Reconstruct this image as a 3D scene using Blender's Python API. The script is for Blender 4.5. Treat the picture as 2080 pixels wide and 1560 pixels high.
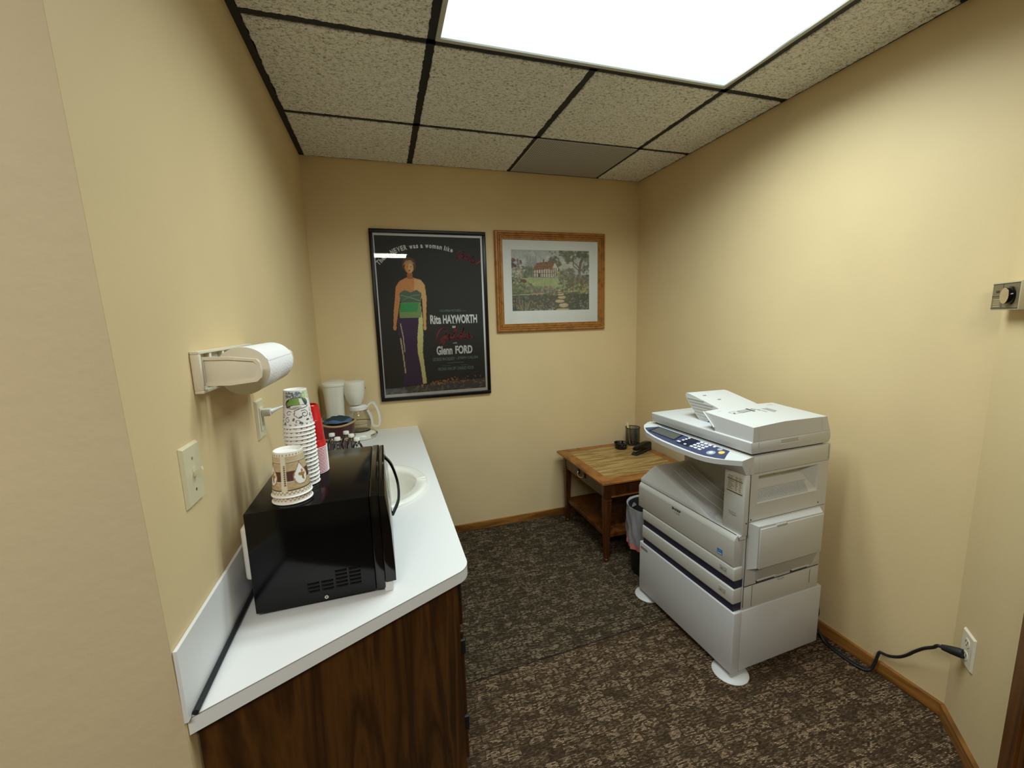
import bpy, bmesh, math, random
import numpy as np
from mathutils import Vector, Matrix

PI = math.pi
SC = bpy.context.scene
COL = SC.collection
for o in list(bpy.data.objects):
    bpy.data.objects.remove(o)

# ------------------------------------------------------------------ camera
cam_data = bpy.data.cameras.new('camera')
cam_data.sensor_fit = 'HORIZONTAL'
cam_data.sensor_width = 36.0
cam_data.lens = 842.54 * 36.0 / 2080.0
cam_data.clip_start = 0.02
cam = bpy.data.objects.new('camera', cam_data)
COL.objects.link(cam)
ROT = Matrix(((0.95387, 0.072548, -0.291321),
              (-0.298814, 0.135682, -0.944617),
              (-0.029003, 0.988093, 0.151101)))
cam.matrix_world = Matrix.Translation((0.35935, -2.65287, 1.41962)) @ ROT.to_4x4()
SC.camera = cam

# ------------------------------------------------------------------ view, world, exposure
SC.view_settings.view_transform = 'Standard'
SC.view_settings.look = 'None'
SC.view_settings.gamma = 1.0
SC.view_settings.use_curve_mapping = False
SC.view_settings.exposure = 0.0
world = bpy.data.worlds.new('world')
SC.world = world
world.use_nodes = True
world.node_tree.nodes['Background'].inputs[0].default_value = (1.0, 0.93, 0.82, 1)
world.node_tree.nodes['Background'].inputs[1].default_value = 0.05
SC.cycles.use_denoising = True
SC.cycles.max_bounces = 10
SC.cycles.diffuse_bounces = 6
SC.cycles.transparent_max_bounces = 16
SC.cycles.caustics_reflective = False
SC.cycles.caustics_refractive = False

LAMP_POWER = 23.0        # tubes of the fixture in view
LAMP_SPREAD = 154.0      # prismatic lens cut-off, degrees
LENS_GLOW = 0.92         # radiance of the lens itself
REAR_GLOW = 30.0         # fixture in the room behind

# ------------------------------------------------------------------ room numbers (metres)
W, H = 2.144, 2.345                      # room width, ceiling height; left wall x=0, back wall y=0, floor z=0
L1, L2, L3 = 0.588, 1.1976, 1.8072       # ceiling grid lines along the room
GA, GB, GC = -1.1062, -0.4966, -1.7158   # ceiling grid lines across the room
YL, YR = -1.935, -1.885                  # where the left and the right wall end
CZ = 0.774                               # countertop height


# ------------------------------------------------------------------ helpers
def lin(c):
    r = []
    for v in c[:3]:
        v = v / 255.0
        r.append(v / 12.92 if v <= 0.04045 else ((v + 0.055) / 1.055) ** 2.4)
    return tuple(r)


class MB:
    """collects faces and links them as one mesh object"""
    def __init__(self):
        self.v, self.f, self.m = [], [], []
        self.mats = []

    def mi(self, mat):
        if mat not in self.mats:
            self.mats.append(mat)
        return self.mats.index(mat)

    def add(self, verts, faces, mat):
        b = len(self.v)
        k = self.mi(mat)
        self.v += [tuple(p) for p in verts]
        for fc in faces:
            self.f.append(tuple(b + i for i in fc))
            self.m.append(k)
        return self

    def box(self, x0, x1, y0, y1, z0, z1, mat, bev=0.0, seg=2):
        bm = bmesh.new()
        bmesh.ops.create_cube(bm, size=1.0)
        for v in bm.verts:
            v.co = Vector(((x0 + x1) / 2 + v.co.x * (x1 - x0), (y0 + y1) / 2 + v.co.y * (y1 - y0), (z0 + z1) / 2 + v.co.z * (z1 - z0)))
        if bev > 0:
            bmesh.ops.bevel(bm, geom=bm.edges[:], offset=bev, segments=seg, affect='EDGES', profile=0.5)
        return self.bm(bm, mat)

    def bm(self, bm, mat):
        bm.verts.index_update()
        self.add([v.co[:] for v in bm.verts], [[v.index for v in fc.verts] for fc in bm.faces], mat)
        bm.free()
        return self

    def prism(self, poly, a, b, mat, axis='z', bev=0.0, seg=2):
        """poly: 2-D outline; axis z: (x,y); y: (x,z); x: (y,z); extruded from a to b"""
        def P(p, t):
            return {'z': (p[0], p[1], t), 'y': (p[0], t, p[1]), 'x': (t, p[0], p[1])}[axis]
        bm = bmesh.new()
        lo = [bm.verts.new(P(p, a)) for p in poly]
        hi = [bm.verts.new(P(p, b)) for p in poly]
        n = len(poly)
        bm.faces.new(lo)
        bm.faces.new(hi)
        for i in range(n):
            bm.faces.new((lo[i], lo[(i + 1) % n], hi[(i + 1) % n], hi[i]))
        bmesh.ops.recalc_face_normals(bm, faces=bm.faces[:])
        if bev > 0:
            bmesh.ops.bevel(bm, geom=bm.edges[:], offset=bev, segments=seg, affect='EDGES', profile=0.5, clamp_overlap=True)
        return self.bm(bm, mat)

    def hexa(self, p8, mat):
        """eight corners: four bottom, four top, same order"""
        return self.add(p8, [(3, 2, 1, 0), (4, 5, 6, 7), (0, 1, 5, 4), (1, 2, 6, 5), (2, 3, 7, 6), (3, 0, 4, 7)], mat)

    def lathe(self, prof, mat, n=40, c=(0, 0, 0), sx=1.0, sy=1.0, axis='z', close=False):
        vs, fs = [], []
        m = len(prof)
        for r, z in prof:
            for i in range(n):
                a = 2 * PI * i / n
                p = (r * math.cos(a) * sx, r * math.sin(a) * sy, z)
                if axis == 'y':
                    p = (p[0], p[2], p[1])
                elif axis == 'x':
                    p = (p[2], p[0], p[1])
                vs.append((c[0] + p[0], c[1] + p[1], c[2] + p[2]))
        for j in range(m - 1 + (1 if close else 0)):
            for i in range(n):
                k = (i + 1) % n
                a, b = j * n, ((j + 1) % m) * n
                fs.append((a + i, a + k, b + k, b + i))
        return self.add(vs, fs, mat)

    def disc(self, c, r, mat, n=24, normal=(0, 0, 1)):
        q = Vector(normal).to_track_quat('Z', 'Y')
        vs = [tuple(Vector(c) + q @ Vector((r * math.cos(2 * PI * i / n), r * math.sin(2 * PI * i / n), 0))) for i in range(n)]
        return self.add(vs, [tuple(range(n))], mat)

    def tube(self, pts, r, mat, n=10, cap=True):
        pts = [Vector(p) for p in pts]
        rr = r if isinstance(r, (list, tuple)) else [r] * len(pts)
        vs, fs = [], []
        up = Vector((0, 0, 1))
        t0 = (pts[1] - pts[0]).normalized()
        if abs(t0.dot(up)) > 0.95:
            up = Vector((1, 0, 0))
        u = t0.cross(up).normalized()
        for i, p in enumerate(pts):
            t = (pts[min(i + 1, len(pts) - 1)] - pts[max(i - 1, 0)]).normalized()
            u = (u - t * u.dot(t)).normalized()
            w = t.cross(u)
            for k in range(n):
                a = 2 * PI * k / n
                vs.append(tuple(p + (u * math.cos(a) + w * math.sin(a)) * rr[i]))
        for i in range(len(pts) - 1):
            for k in range(n):
                k2 = (k + 1) % n
                fs.append((i * n + k, i * n + k2, (i + 1) * n + k2, (i + 1) * n + k))
        if cap:
            fs.append(tuple(range(n))[::-1])
            fs.append(tuple((len(pts) - 1) * n + k for k in range(n)))
        return self.add(vs, fs, mat)

    def xf(self, M, start=0):
        self.v = self.v[:start] + [tuple(M @ Vector(p)) for p in self.v[start:]]
        return self

    def build(self, name, parent=None, smooth=None, fix=True):
        me = bpy.data.meshes.new(name)
        me.from_pydata(self.v, [], self.f)
        for mt in self.mats:
            me.materials.append(mt)
        me.polygons.foreach_set('material_index', self.m)
        if fix:
            bm = bmesh.new()
            bm.from_mesh(me)
            bmesh.ops.recalc_face_normals(bm, faces=bm.faces[:])
            bm.to_mesh(me)
            bm.free()
        if smooth is not None:
            me.polygons.foreach_set('use_smooth', [True] * len(me.polygons))
            me.set_sharp_from_angle(angle=math.radians(smooth))
        me.update()
        o = bpy.data.objects.new(name, me)
        COL.objects.link(o)
        if parent is not None:
            o.parent = parent
        return o


def smooth_path(pts, n=8):
    """Catmull-Rom through the points"""
    P = [Vector(p) for p in pts]
    P = [P[0] * 2 - P[1]] + P + [P[-1] * 2 - P[-2]]
    out = []
    for i in range(1, len(P) - 2):
        for k in range(n):
            t = k / n
            a, b, c, d = P[i - 1], P[i], P[i + 1], P[i + 2]
            out.append(0.5 * ((2 * b) + (c - a) * t + (2 * a - 5 * b + 4 * c - d) * t * t + (3 * b - a - 3 * c + d) * t ** 3))
    out.append(P[-2])
    return out


def tag(o, label=None, cat=None, group=None, kind=None):
    if label:
        o['label'] = label
    if cat:
        o['category'] = cat
    if group:
        o['group'] = group
    if kind:
        o['kind'] = kind
    return o


def thing(name, label, cat, loc=(0, 0, 0), rz=0.0, group=None):
    o = bpy.data.objects.new(name, None)
    o.empty_display_size = 0.05
    COL.objects.link(o)
    o.location = loc
    o.rotation_euler = (0, 0, rz)
    return tag(o, label, cat, group)


def struct(mb, name, smooth=None):
    return tag(mb.build(name, smooth=smooth), kind='structure')


def text_mesh(body, mat, mb, w=None, h=None, bold=0.0, M=None, shear=0.0):
    """text fitted into w x h, standing in the local XZ plane with its lower left corner at M's origin"""
    cu = bpy.data.curves.new('lettering', 'FONT')
    cu.body = body
    cu.size = 1.0
    cu.offset = bold
    cu.shear = shear
    cu.resolution_u = 3
    ob = bpy.data.objects.new('lettering', cu)
    COL.objects.link(ob)
    dg = bpy.context.evaluated_depsgraph_get()
    me = bpy.data.meshes.new_from_object(ob.evaluated_get(dg))
    vs = [v.co.copy() for v in me.vertices]
    fs = [tuple(p.vertices) for p in me.polygons]
    bpy.data.objects.remove(ob)
    bpy.data.curves.remove(cu)
    bpy.data.meshes.remove(me)
    if not vs:
        return
    x0, x1 = min(v.x for v in vs), max(v.x for v in vs)
    y0, y1 = min(v.y for v in vs), max(v.y for v in vs)
    sy = (h / (y1 - y0)) if h else (w / (x1 - x0))
    sx = (w / (x1 - x0)) if w else sy
    if not h:
        sy = sx
    vs = [M @ Vector(((v.x - x0) * sx, 0, (v.y - y0) * sy)) for v in vs]
    mb.add(vs, fs, mat)


# ------------------------------------------------------------------ materials
def nt(name):
    m = bpy.data.materials.new(name)
    m.use_nodes = True
    t = m.node_tree
    return m, t, t.nodes['Principled BSDF']


def plain(name, rgb, rough=0.5, metal=0.0, spec=0.5, coat=0.0, bump=0.0, bscale=300.0, sub=0.0):
    m, t, b = nt(name)
    b.inputs['Base Color'].default_value = (*rgb, 1)
    b.inputs['Roughness'].default_value = rough
    b.inputs['Metallic'].default_value = metal
    b.inputs['Specular IOR Level'].default_value = spec
    b.inputs['Coat Weight'].default_value = coat
    tc = t.nodes.new('ShaderNodeTexCoord')
    nz = t.nodes.new('ShaderNodeTexNoise')
    nz.inputs['Scale'].default_value = bscale if bump else 14.0
    nz.inputs['Detail'].default_value = 3.0
    t.links.new(tc.outputs['Object'], nz.inputs['Vector'])
    if bump:
        bp = t.nodes.new('ShaderNodeBump')
        bp.inputs['Strength'].default_value = bump
        bp.inputs['Distance'].default_value = 0.002
        t.links.new(nz.outputs['Fac'], bp.inputs['Height'])
        t.links.new(bp.outputs['Normal'], b.inputs['Normal'])
    else:
        mr = t.nodes.new('ShaderNodeMapRange')
        mr.inputs['To Min'].default_value = max(0.02, rough - 0.04)
        mr.inputs['To Max'].default_value = min(1.0, rough + 0.04)
        t.links.new(nz.outputs['Fac'], mr.inputs['Value'])
        t.links.new(mr.outputs['Result'], b.inputs['Roughness'])
    return m


def ramp(t, stops):
    r = t.nodes.new('ShaderNodeValToRGB')
    e = r.color_ramp.elements
    e[0].position, e[0].color = stops[0][0], (*stops[0][1], 1)
    e[1].position, e[1].color = stops[-1][0], (*stops[-1][1], 1)
    for p, c in stops[1:-1]:
        k = e.new(p)
        k.color = (*c, 1)
    return r


def wood(name, dark, mid, light, scale=(1, 1, 1), rough=0.4, coat=0.0, wave=9.0, dist=5.0, spec=0.4):
    """long grain runs along the axis with the smallest scale"""
    m, t, b = nt(name)
    tc = t.nodes.new('ShaderNodeTexCoord')
    mp = t.nodes.new('ShaderNodeMapping')
    mp.inputs['Scale'].default_value = scale
    t.links.new(tc.outputs['Object'], mp.inputs['Vector'])
    n1 = t.nodes.new('ShaderNodeTexNoise')
    n1.inputs['Scale'].default_value = wave
    n1.inputs['Detail'].default_value = 4
    n1.inputs['Distortion'].default_value = 0.6
    t.links.new(mp.outputs['Vector'], n1.inputs['Vector'])
    mu = t.nodes.new('ShaderNodeMath')
    mu.operation = 'MULTIPLY'
    mu.inputs[1].default_value = dist
    t.links.new(n1.outputs['Fac'], mu.inputs[0])
    fr = t.nodes.new('ShaderNodeMath')
    fr.operation = 'PINGPONG'
    fr.inputs[1].default_value = 1.0
    t.links.new(mu.outputs[0], fr.inputs[0])
    n2 = t.nodes.new('ShaderNodeTexNoise')
    n2.inputs['Scale'].default_value = wave * 14
    n2.inputs['Detail'].default_value = 5
    t.links.new(mp.outputs['Vector'], n2.inputs['Vector'])
    mx = t.nodes.new('ShaderNodeMix')
    mx.data_type = 'FLOAT'
    mx.inputs[0].default_value = 0.35
    t.links.new(fr.outputs[0], mx.inputs[2])
    t.links.new(n2.outputs['Fac'], mx.inputs[3])
    r = ramp(t, [(0.15, dark), (0.5, mid), (0.85, light)])
    t.links.new(mx.outputs[0], r.inputs[0])
    t.links.new(r.outputs[0], b.inputs['Base Color'])
    b.inputs['Roughness'].default_value = rough
    b.inputs['Coat Weight'].default_value = coat
    b.inputs['Specular IOR Level'].default_value = spec
    bp = t.nodes.new('ShaderNodeBump')
    bp.inputs['Strength'].default_value = 0.08
    bp.inputs['Distance'].default_value = 0.001
    t.links.new(n2.outputs['Fac'], bp.inputs['Height'])
    t.links.new(bp.outputs['Normal'], b.inputs['Normal'])
    return m


def paint_wall(name, rgb, bump=0.12, scale=55.0):
    m, t, b = nt(name)
    tc = t.nodes.new('ShaderNodeTexCoord')
    n1 = t.nodes.new('ShaderNodeTexNoise')
    n1.inputs['Scale'].default_value = scale
    n1.inputs['Detail'].default_value = 5
    n1.inputs['Roughness'].default_value = 0.55
    t.links.new(tc.outputs['Object'], n1.inputs['Vector'])
    bp = t.nodes.new('ShaderNodeBump')
    bp.inputs['Strength'].default_value = bump
    bp.inputs['Distance'].default_value = 0.004
    t.links.new(n1.outputs['Fac'], bp.inputs['Height'])
    t.links.new(bp.outputs['Normal'], b.inputs['Normal'])
    n2 = t.nodes.new('ShaderNodeTexNoise')
    n2.inputs['Scale'].default_value = 3.0
    t.links.new(tc.outputs['Object'], n2.inputs['Vector'])
    r = ramp(t, [(0.3, tuple(c * 0.97 for c in rgb)), (0.7, tuple(min(1, c * 1.03) for c in rgb))])
    t.links.new(n2.outputs['Fac'], r.inputs[0])
    t.links.new(r.outputs[0], b.inputs['Base Color'])
    b.inputs['Roughness'].default_value = 0.55
    b.inputs['Specular IOR Level'].default_value = 0.3
    return m


def vcol(name, rough=0.5, coat=0.0):
    """colour comes from the print laid out on the mesh"""
    m, t, b = nt(name)
    a = t.nodes.new('ShaderNodeAttribute')
    a.attribute_name = 'print'
    t.links.new(a.outputs['Color'], b.inputs['Base Color'])
    b.inputs['Roughness'].default_value = rough
    b.inputs['Coat Weight'].default_value = coat
    return m


def pane(name, tint=(1, 1, 1), refl=1.0, rough=0.02):
    """thin glass or clear plastic film: Fresnel mirror over a see-through pane"""
    m = bpy.data.materials.new(name)
    m.use_nodes = True
    t = m.node_tree
    t.nodes.clear()
    out = t.nodes.new('ShaderNodeOutputMaterial')
    tr = t.nodes.new('ShaderNodeBsdfTransparent')
    tr.inputs[0].default_value = (*tint, 1)
    gl = t.nodes.new('ShaderNodeBsdfGlossy')
    gl.inputs['Roughness'].default_value = rough
    fr = t.nodes.new('ShaderNodeFresnel')
    fr.inputs['IOR'].default_value = 1.5
    mu = t.nodes.new('ShaderNodeMath')
    mu.operation = 'MULTIPLY'
    mu.inputs[1].default_value = refl
    mu.use_clamp = True
    mx = t.nodes.new('ShaderNodeMixShader')
    t.links.new(fr.outputs[0], mu.inputs[0])
    t.links.new(mu.outputs[0], mx.inputs[0])
    t.links.new(tr.outputs[0], mx.inputs[1])
    t.links.new(gl.outputs[0], mx.inputs[2])
    t.links.new(mx.outputs[0], out.inputs[0])
    return m


WALL = paint_wall('wall_paint', (0.69, 0.54, 0.30))
WALL_HALL_LIT = paint_wall('wall_paint_hall_lit', (0.61, 0.50, 0.31), bump=0.22, scale=38.0)  # same wall paint, with the hall light's pinker tint put into the colour
LAMINATE = plain('white_laminate', (0.725, 0.73, 0.715), rough=0.35, spec=0.4)
PORCELAIN = plain('porcelain', (0.80, 0.80, 0.74), rough=0.12, coat=0.4)
BLACK_GLOSS = plain('black_gloss', (0.003, 0.003, 0.003), rough=0.12, spec=0.45)
BLACK_PANEL = plain('black_enamel', (0.003, 0.003, 0.0035), rough=0.15, spec=0.25)
BLACK_MATT = plain('black_rubber', (0.010, 0.010, 0.011), rough=0.55)
BLACK_HOLE = plain('black_void', (0.002, 0.002, 0.002), rough=0.9)
CHROME = plain('chrome', (0.75, 0.75, 0.74), rough=0.15, metal=1.0)
BRUSHED = plain('brushed_metal', (0.62, 0.58, 0.48), rough=0.3, metal=1.0)
GRID_BLACK = plain('grid_black', (0.006, 0.007, 0.009), rough=0.6)
COPIER = plain('copier_plastic', (0.57, 0.57, 0.53), rough=0.5, bump=0.05, bscale=900)
COPIER_W = plain('copier_white', (0.57, 0.575, 0.56), rough=0.45, bump=0.04, bscale=900)
COPIER_B = plain('copier_cabinet', (0.60, 0.61, 0.62), rough=0.45, bump=0.04, bscale=700)
COPIER_G = plain('copier_groove', (0.05, 0.048, 0.042), rough=0.8)
COPIER_D = plain('copier_shade_plastic', (0.47, 0.46, 0.42), rough=0.55)  # darker copier plastic, also used as painted shade in the output cavity
NAVY = plain('navy_plastic', (0.022, 0.022, 0.055), rough=0.45)
PANEL_BLUE = plain('panel_blue', (0.040, 0.052, 0.115), rough=0.35)
PANEL_DARK = plain('panel_dark_blue', (0.016, 0.018, 0.05), rough=0.35)
LCD = plain('lcd_grey', (0.085, 0.085, 0.075), rough=0.2)
KEY_W = plain('key_white', (0.72, 0.73, 0.76), rough=0.5)
KEY_O = plain('key_orange', (0.75, 0.48, 0.12), rough=0.5)
KEY_G = plain('key_grey', (0.30, 0.36, 0.42), rough=0.5)
INK = plain('ink', (0.03, 0.03, 0.03), rough=0.7)
INK_G = plain('ink_grey', (0.22, 0.22, 0.21), rough=0.7)
STICKER = plain('sticker_cream', (0.62, 0.58, 0.44), rough=0.6)
STAR_BLUE = plain('sticker_blue', (0.02, 0.19, 0.50), rough=0.5)
IVORY = plain('ivory_plastic', (0.66, 0.60, 0.40), rough=0.35)
ALMOND = plain('almond_plastic', (0.72, 0.66, 0.52), rough=0.35)
ALMOND_D = plain('almond_recess_shade', (0.60, 0.55, 0.42), rough=0.5)  # almond darkened for recessed faces, their shade put into the colour
WHITE_PL = plain('white_plastic', (0.74, 0.73, 0.68), rough=0.3)
CREAM_PL = plain('cream_plastic', (0.70, 0.69, 0.60), rough=0.3)
PAPER = plain('paper_towel', (0.82, 0.81, 0.80), rough=0.95, bump=0.8, bscale=220, spec=0.1)
PAPER_END = plain('paper_roll_edge', (0.74, 0.69, 0.56), rough=0.95, bump=0.3, bscale=500, spec=0.1)
CUP_WHITE = plain('cup_white', (0.78, 0.77, 0.73), rough=0.5)
CUP_RED = plain('cup_red', (0.52, 0.006, 0.012), rough=0.22)
CUP_INNER = plain('cup_lip_white', (0.80, 0.78, 0.80), rough=0.35)
BOTTLE_CLEAR = pane('bottle_clear', (0.96, 0.97, 0.97), refl=1.1, rough=0.03)
GLASS = pane('picture_glass', (0.99, 0.99, 0.985), refl=1.0, rough=0.015)
CARAFE = pane('carafe_glass', (0.96, 0.965, 0.955), refl=0.55, rough=0.02)
FRAME_BLACK = plain('frame_black', (0.004, 0.004, 0.004), rough=0.3, spec=0.3)
POSTER_WHITE = plain('poster_paper', (0.92, 0.91, 0.86), rough=0.6)
MAT_BOARD = plain('mat_board', (0.94, 0.93, 0.83), rough=0.9)
PRINT = vcol('printed_paper', 0.65)
CUP_PRINT = vcol('printed_cup', 0.5)
LET_WHITE = plain('lettering_white', (0.86, 0.86, 0.80), rough=0.7)
LET_RED = plain('lettering_red', (0.62, 0.05, 0.075), rough=0.7)
LET_GREEN = plain('lettering_green', (0.20, 0.30, 0.25), rough=0.7)
BURGUNDY = plain('basket_burgundy', (0.055, 0.010, 0.012), rough=0.35)
WICKER = plain('basket_rim', (0.40, 0.26, 0.12), rough=0.6, bump=0.5, bscale=250)
CLOTH_BLUE = plain('cloth_blue', (0.07, 0.12, 0.20), rough=0.9, bump=0.4, bscale=300)
CLOTH_TEAL = plain('cloth_teal', (0.012, 0.035, 0.045), rough=0.9, bump=0.4, bscale=300)
BIN_DARK = plain('bin_dark', (0.012, 0.012, 0.013), rough=0.5)
HEM_PINK = plain('hem_pink', (0.62, 0.20, 0.19), rough=0.6)
PENCIL_Y = plain('pencil_wood', (0.80, 0.66, 0.38), rough=0.6)
PEN_GREEN = plain('pen_green', (0.05, 0.22, 0.03), rough=0.4)
PEN_PINK = plain('pen_pink', (0.60, 0.25, 0.27), rough=0.4)
PEN_BLUE = plain('pen_blue', (0.06, 0.12, 0.32), rough=0.4)
TAUPE = plain('thermostat_face', (0.16, 0.115, 0.062), rough=0.4)
TAUPE_B = plain('thermostat_case', (0.46, 0.39, 0.24), rough=0.45)
VENT = plain('vent_grey', (0.50, 0.49, 0.46), rough=0.7)
FIXTURE = plain('fixture_frame', (0.50, 0.52, 0.48), rough=0.4)

OAK_BASE = wood('oak_baseboard', lin((96, 60, 22)), lin((136, 90, 38)), lin((158, 108, 52)), scale=(1, 1, 6), wave=2.2, dist=6, rough=0.4)
WALNUT_END = wood('walnut_panel', lin((46, 26, 6)), lin((66, 39, 11)), lin((84, 52, 18)), scale=(6, 6, 0.8), wave=2.0, dist=11, rough=0.38, coat=0.1)
WALNUT = wood('walnut_front', lin((36, 18, 6)), lin((66, 36, 14)), lin((90, 52, 22)), scale=(5, 5, 0.5), wave=2.5, dist=6, rough=0.4)
TABLE_EDGE = wood('table_frame_wood', lin((104, 62, 20)), lin((134, 84, 34)), lin((150, 98, 44)), scale=(2, 2, 8), wave=2.5, dist=6, rough=0.35)
TABLE_TOP = wood('table_top_wood', lin((120, 92, 48)), lin((156, 126, 74)), lin((176, 148, 96)), scale=(0.9, 9, 9), wave=3.5, dist=7, rough=0.4)
TABLE_LEG = wood('table_leg_wood', lin((58, 30, 9)), lin((84, 46, 16)), lin((104, 60, 24)), scale=(8, 8, 0.8), wave=2.5, dist=5, rough=0.35)
FRAME_OAK = wood('frame_oak', lin((140, 90, 38)), lin((158, 106, 50)), lin((172, 120, 62)), scale=(5, 5, 5), wave=4, dist=6, rough=0.4)
CASING = wood('door_casing', lin((62, 34, 10)), lin((88, 50, 18)), lin((104, 62, 26)), scale=(6, 6, 0.5), wave=2, dist=6, rough=0.4)


def make_carpet():
    m, t, b = nt('carpet')
    tc = t.nodes.new('ShaderNodeTexCoord')

    def noise(scale, detail=2.0, mapping=None, rough=0.5):
        n = t.nodes.new('ShaderNodeTexNoise')
        n.inputs['Scale'].default_value = scale
        n.inputs['Detail'].default_value = detail
        n.inputs['Roughness'].default_value = rough
        if mapping:
            mp = t.nodes.new('ShaderNodeMapping')
            mp.inputs['Scale'].default_value = mapping
            mp.inputs['Rotation'].default_value = (0, 0, math.radians(2))
            t.links.new(tc.outputs['Object'], mp.inputs['Vector'])
            t.links.new(mp.outputs['Vector'], n.inputs['Vector'])
        else:
            t.links.new(tc.outputs['Object'], n.inputs['Vector'])
        return n

    def math_(op, a, bb, clamp=False):
        k = t.nodes.new('ShaderNodeMath')
        k.operation = op
        k.use_clamp = clamp
        for i, s in enumerate((a, bb)):
            if isinstance(s, (int, float)):
                k.inputs[i].default_value = s
            elif s is not None:
                t.links.new(s, k.inputs[i])
        return k.outputs[0]

    # woven blocks, some light, some dark
    br = t.nodes.new('ShaderNodeTexBrick')
    mp = t.nodes.new('ShaderNodeMapping')
    mp.inputs['Rotation'].default_value = (0, 0, math.radians(2))
    t.links.new(tc.outputs['Object'], mp.inputs['Vector'])
    wob = noise(11.0, 1.0)
    wv = t.nodes.new('ShaderNodeMix')
    wv.data_type = 'VECTOR'
    wv.inputs[0].default_value = 0.026
    t.links.new(mp.outputs['Vector'], wv.inputs[4])
    t.links.new(wob.outputs['Color'], wv.inputs[5])
    t.links.new(wv.outputs[1], br.inputs['Vector'])
    br.inputs['Color1'].default_value = (0.05, 0.05, 0.05, 1)
    br.inputs['Color2'].default_value = (1, 1, 1, 1)
    br.inputs['Mortar'].default_value = (0.0, 0.0, 0.0, 1)
    br.inputs['Scale'].default_value = 1.0
    br.inputs['Brick Width'].default_value = 0.050
    br.inputs['Row Height'].default_value = 0.030
    br.inputs['Mortar Size'].default_value = 0.003
    br.inputs['Mortar Smooth'].default_value = 0.8
    br.inputs['Bias'].default_value = 0.15
    br.offset = 0.37
    # short loops of yarn in rows
    b2 = t.nodes.new('ShaderNodeTexBrick')
    wob2 = noise(14.0, 1.0)
    wv2 = t.nodes.new('ShaderNodeMix')
    wv2.data_type = 'VECTOR'
    wv2.inputs[0].default_value = 0.007
    t.links.new(mp.outputs['Vector'], wv2.inputs[4])
    t.links.new(wob2.outputs['Color'], wv2.inputs[5])
    t.links.new(wv2.outputs[1], b2.inputs['Vector'])
    b2.inputs['Color1'].default_value = (0.0, 0.0, 0.0, 1)
    b2.inputs['Color2'].default_value = (1, 1, 1, 1)
    b2.inputs['Mortar'].default_value = (0.0, 0.0, 0.0, 1)
    b2.inputs['Scale'].default_value = 1.0
    b2.inputs['Brick Width'].default_value = 0.0115
    b2.inputs['Row Height'].default_value = 0.0040
    b2.inputs['Mortar Size'].default_value = 0.0007
    b2.inputs['Mortar Smooth'].default_value = 0.6
    b2.offset = 0.43
    blob = noise(24.0, 3.0)
    k1 = math_('MULTIPLY', br.outputs['Color'], 0.75)
    k1 = math_('ADD', k1, math_('MULTIPLY', math_('SUBTRACT', blob.outputs['Fac'], 0.42), 1.1))
    k1 = math_('ADD', k1, 0.0, True)
    y2 = math_('ADD', math_('MULTIPLY', b2.outputs['Color'], 1.15), 0.0)
    fac = math_('MULTIPLY', math_('ADD', k1, 0.14), y2, True)
    r = ramp(t, [(0.0, (0.027, 0.019, 0.011)), (0.30, (0.066, 0.048, 0.029)), (1.0, (0.265, 0.205, 0.132))])
    t.links.new(fac, r.inputs[0])
    # seams between the carpet tiles
    sp = t.nodes.new('ShaderNodeSeparateXYZ')
    t.links.new(tc.outputs['Object'], sp.inputs[0])
    d1 = math_('ABSOLUTE', math_('SUBTRACT', sp.outputs['Y'], math_('ADD', math_('MULTIPLY', sp.outputs['X'], 0.045), -1.231)), None)
    d2 = math_('ABSOLUTE', math_('SUBTRACT', sp.outputs['X'], 1.468), None)
    s1 = math_('LESS_THAN', d1, 0.0035)
    s2 = math_('MULTIPLY', math_('LESS_THAN', d2, 0.002), 0.5)
    s = math_('MAXIMUM', s1, s2)
    mx = t.nodes.new('ShaderNodeMix')
    mx.data_type = 'RGBA'
    t.links.new(math_('MULTIPLY', s, 0.8), mx.inputs[0])
    t.links.new(r.outputs[0], mx.inputs[6])
    mx.inputs[7].default_value = (0.012, 0.009, 0.006, 1)
    # the front carpet tile is a little lighter and redder
    fr = math_('GREATER_THAN', math_('ADD', math_('MULTIPLY', sp.outputs['X'], 0.045), -1.231), sp.outputs['Y'])
    m2 = t.nodes.new('ShaderNodeMix')
    m2.data_type = 'RGBA'
    m2.blend_type = 'MULTIPLY'
    t.links.new(fr, m2.inputs[0])
    t.links.new(mx.outputs[2], m2.inputs[6])
    m2.inputs[7].default_value = (1.22, 1.10, 1.06, 1)
    t.links.new(m2.outputs[2], b.inputs['Base Color'])
    b.inputs['Roughness'].default_value = 1.0
    b.inputs['Specular IOR Level'].default_value = 0.05
    bp = t.nodes.new('ShaderNodeBump')
    bp.inputs['Strength'].default_value = 0.6
    bp.inputs['Distance'].default_value = 0.004
    t.links.new(fac, bp.inputs['Height'])
    t.links.new(bp.outputs['Normal'], b.inputs['Normal'])
    return m


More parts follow.
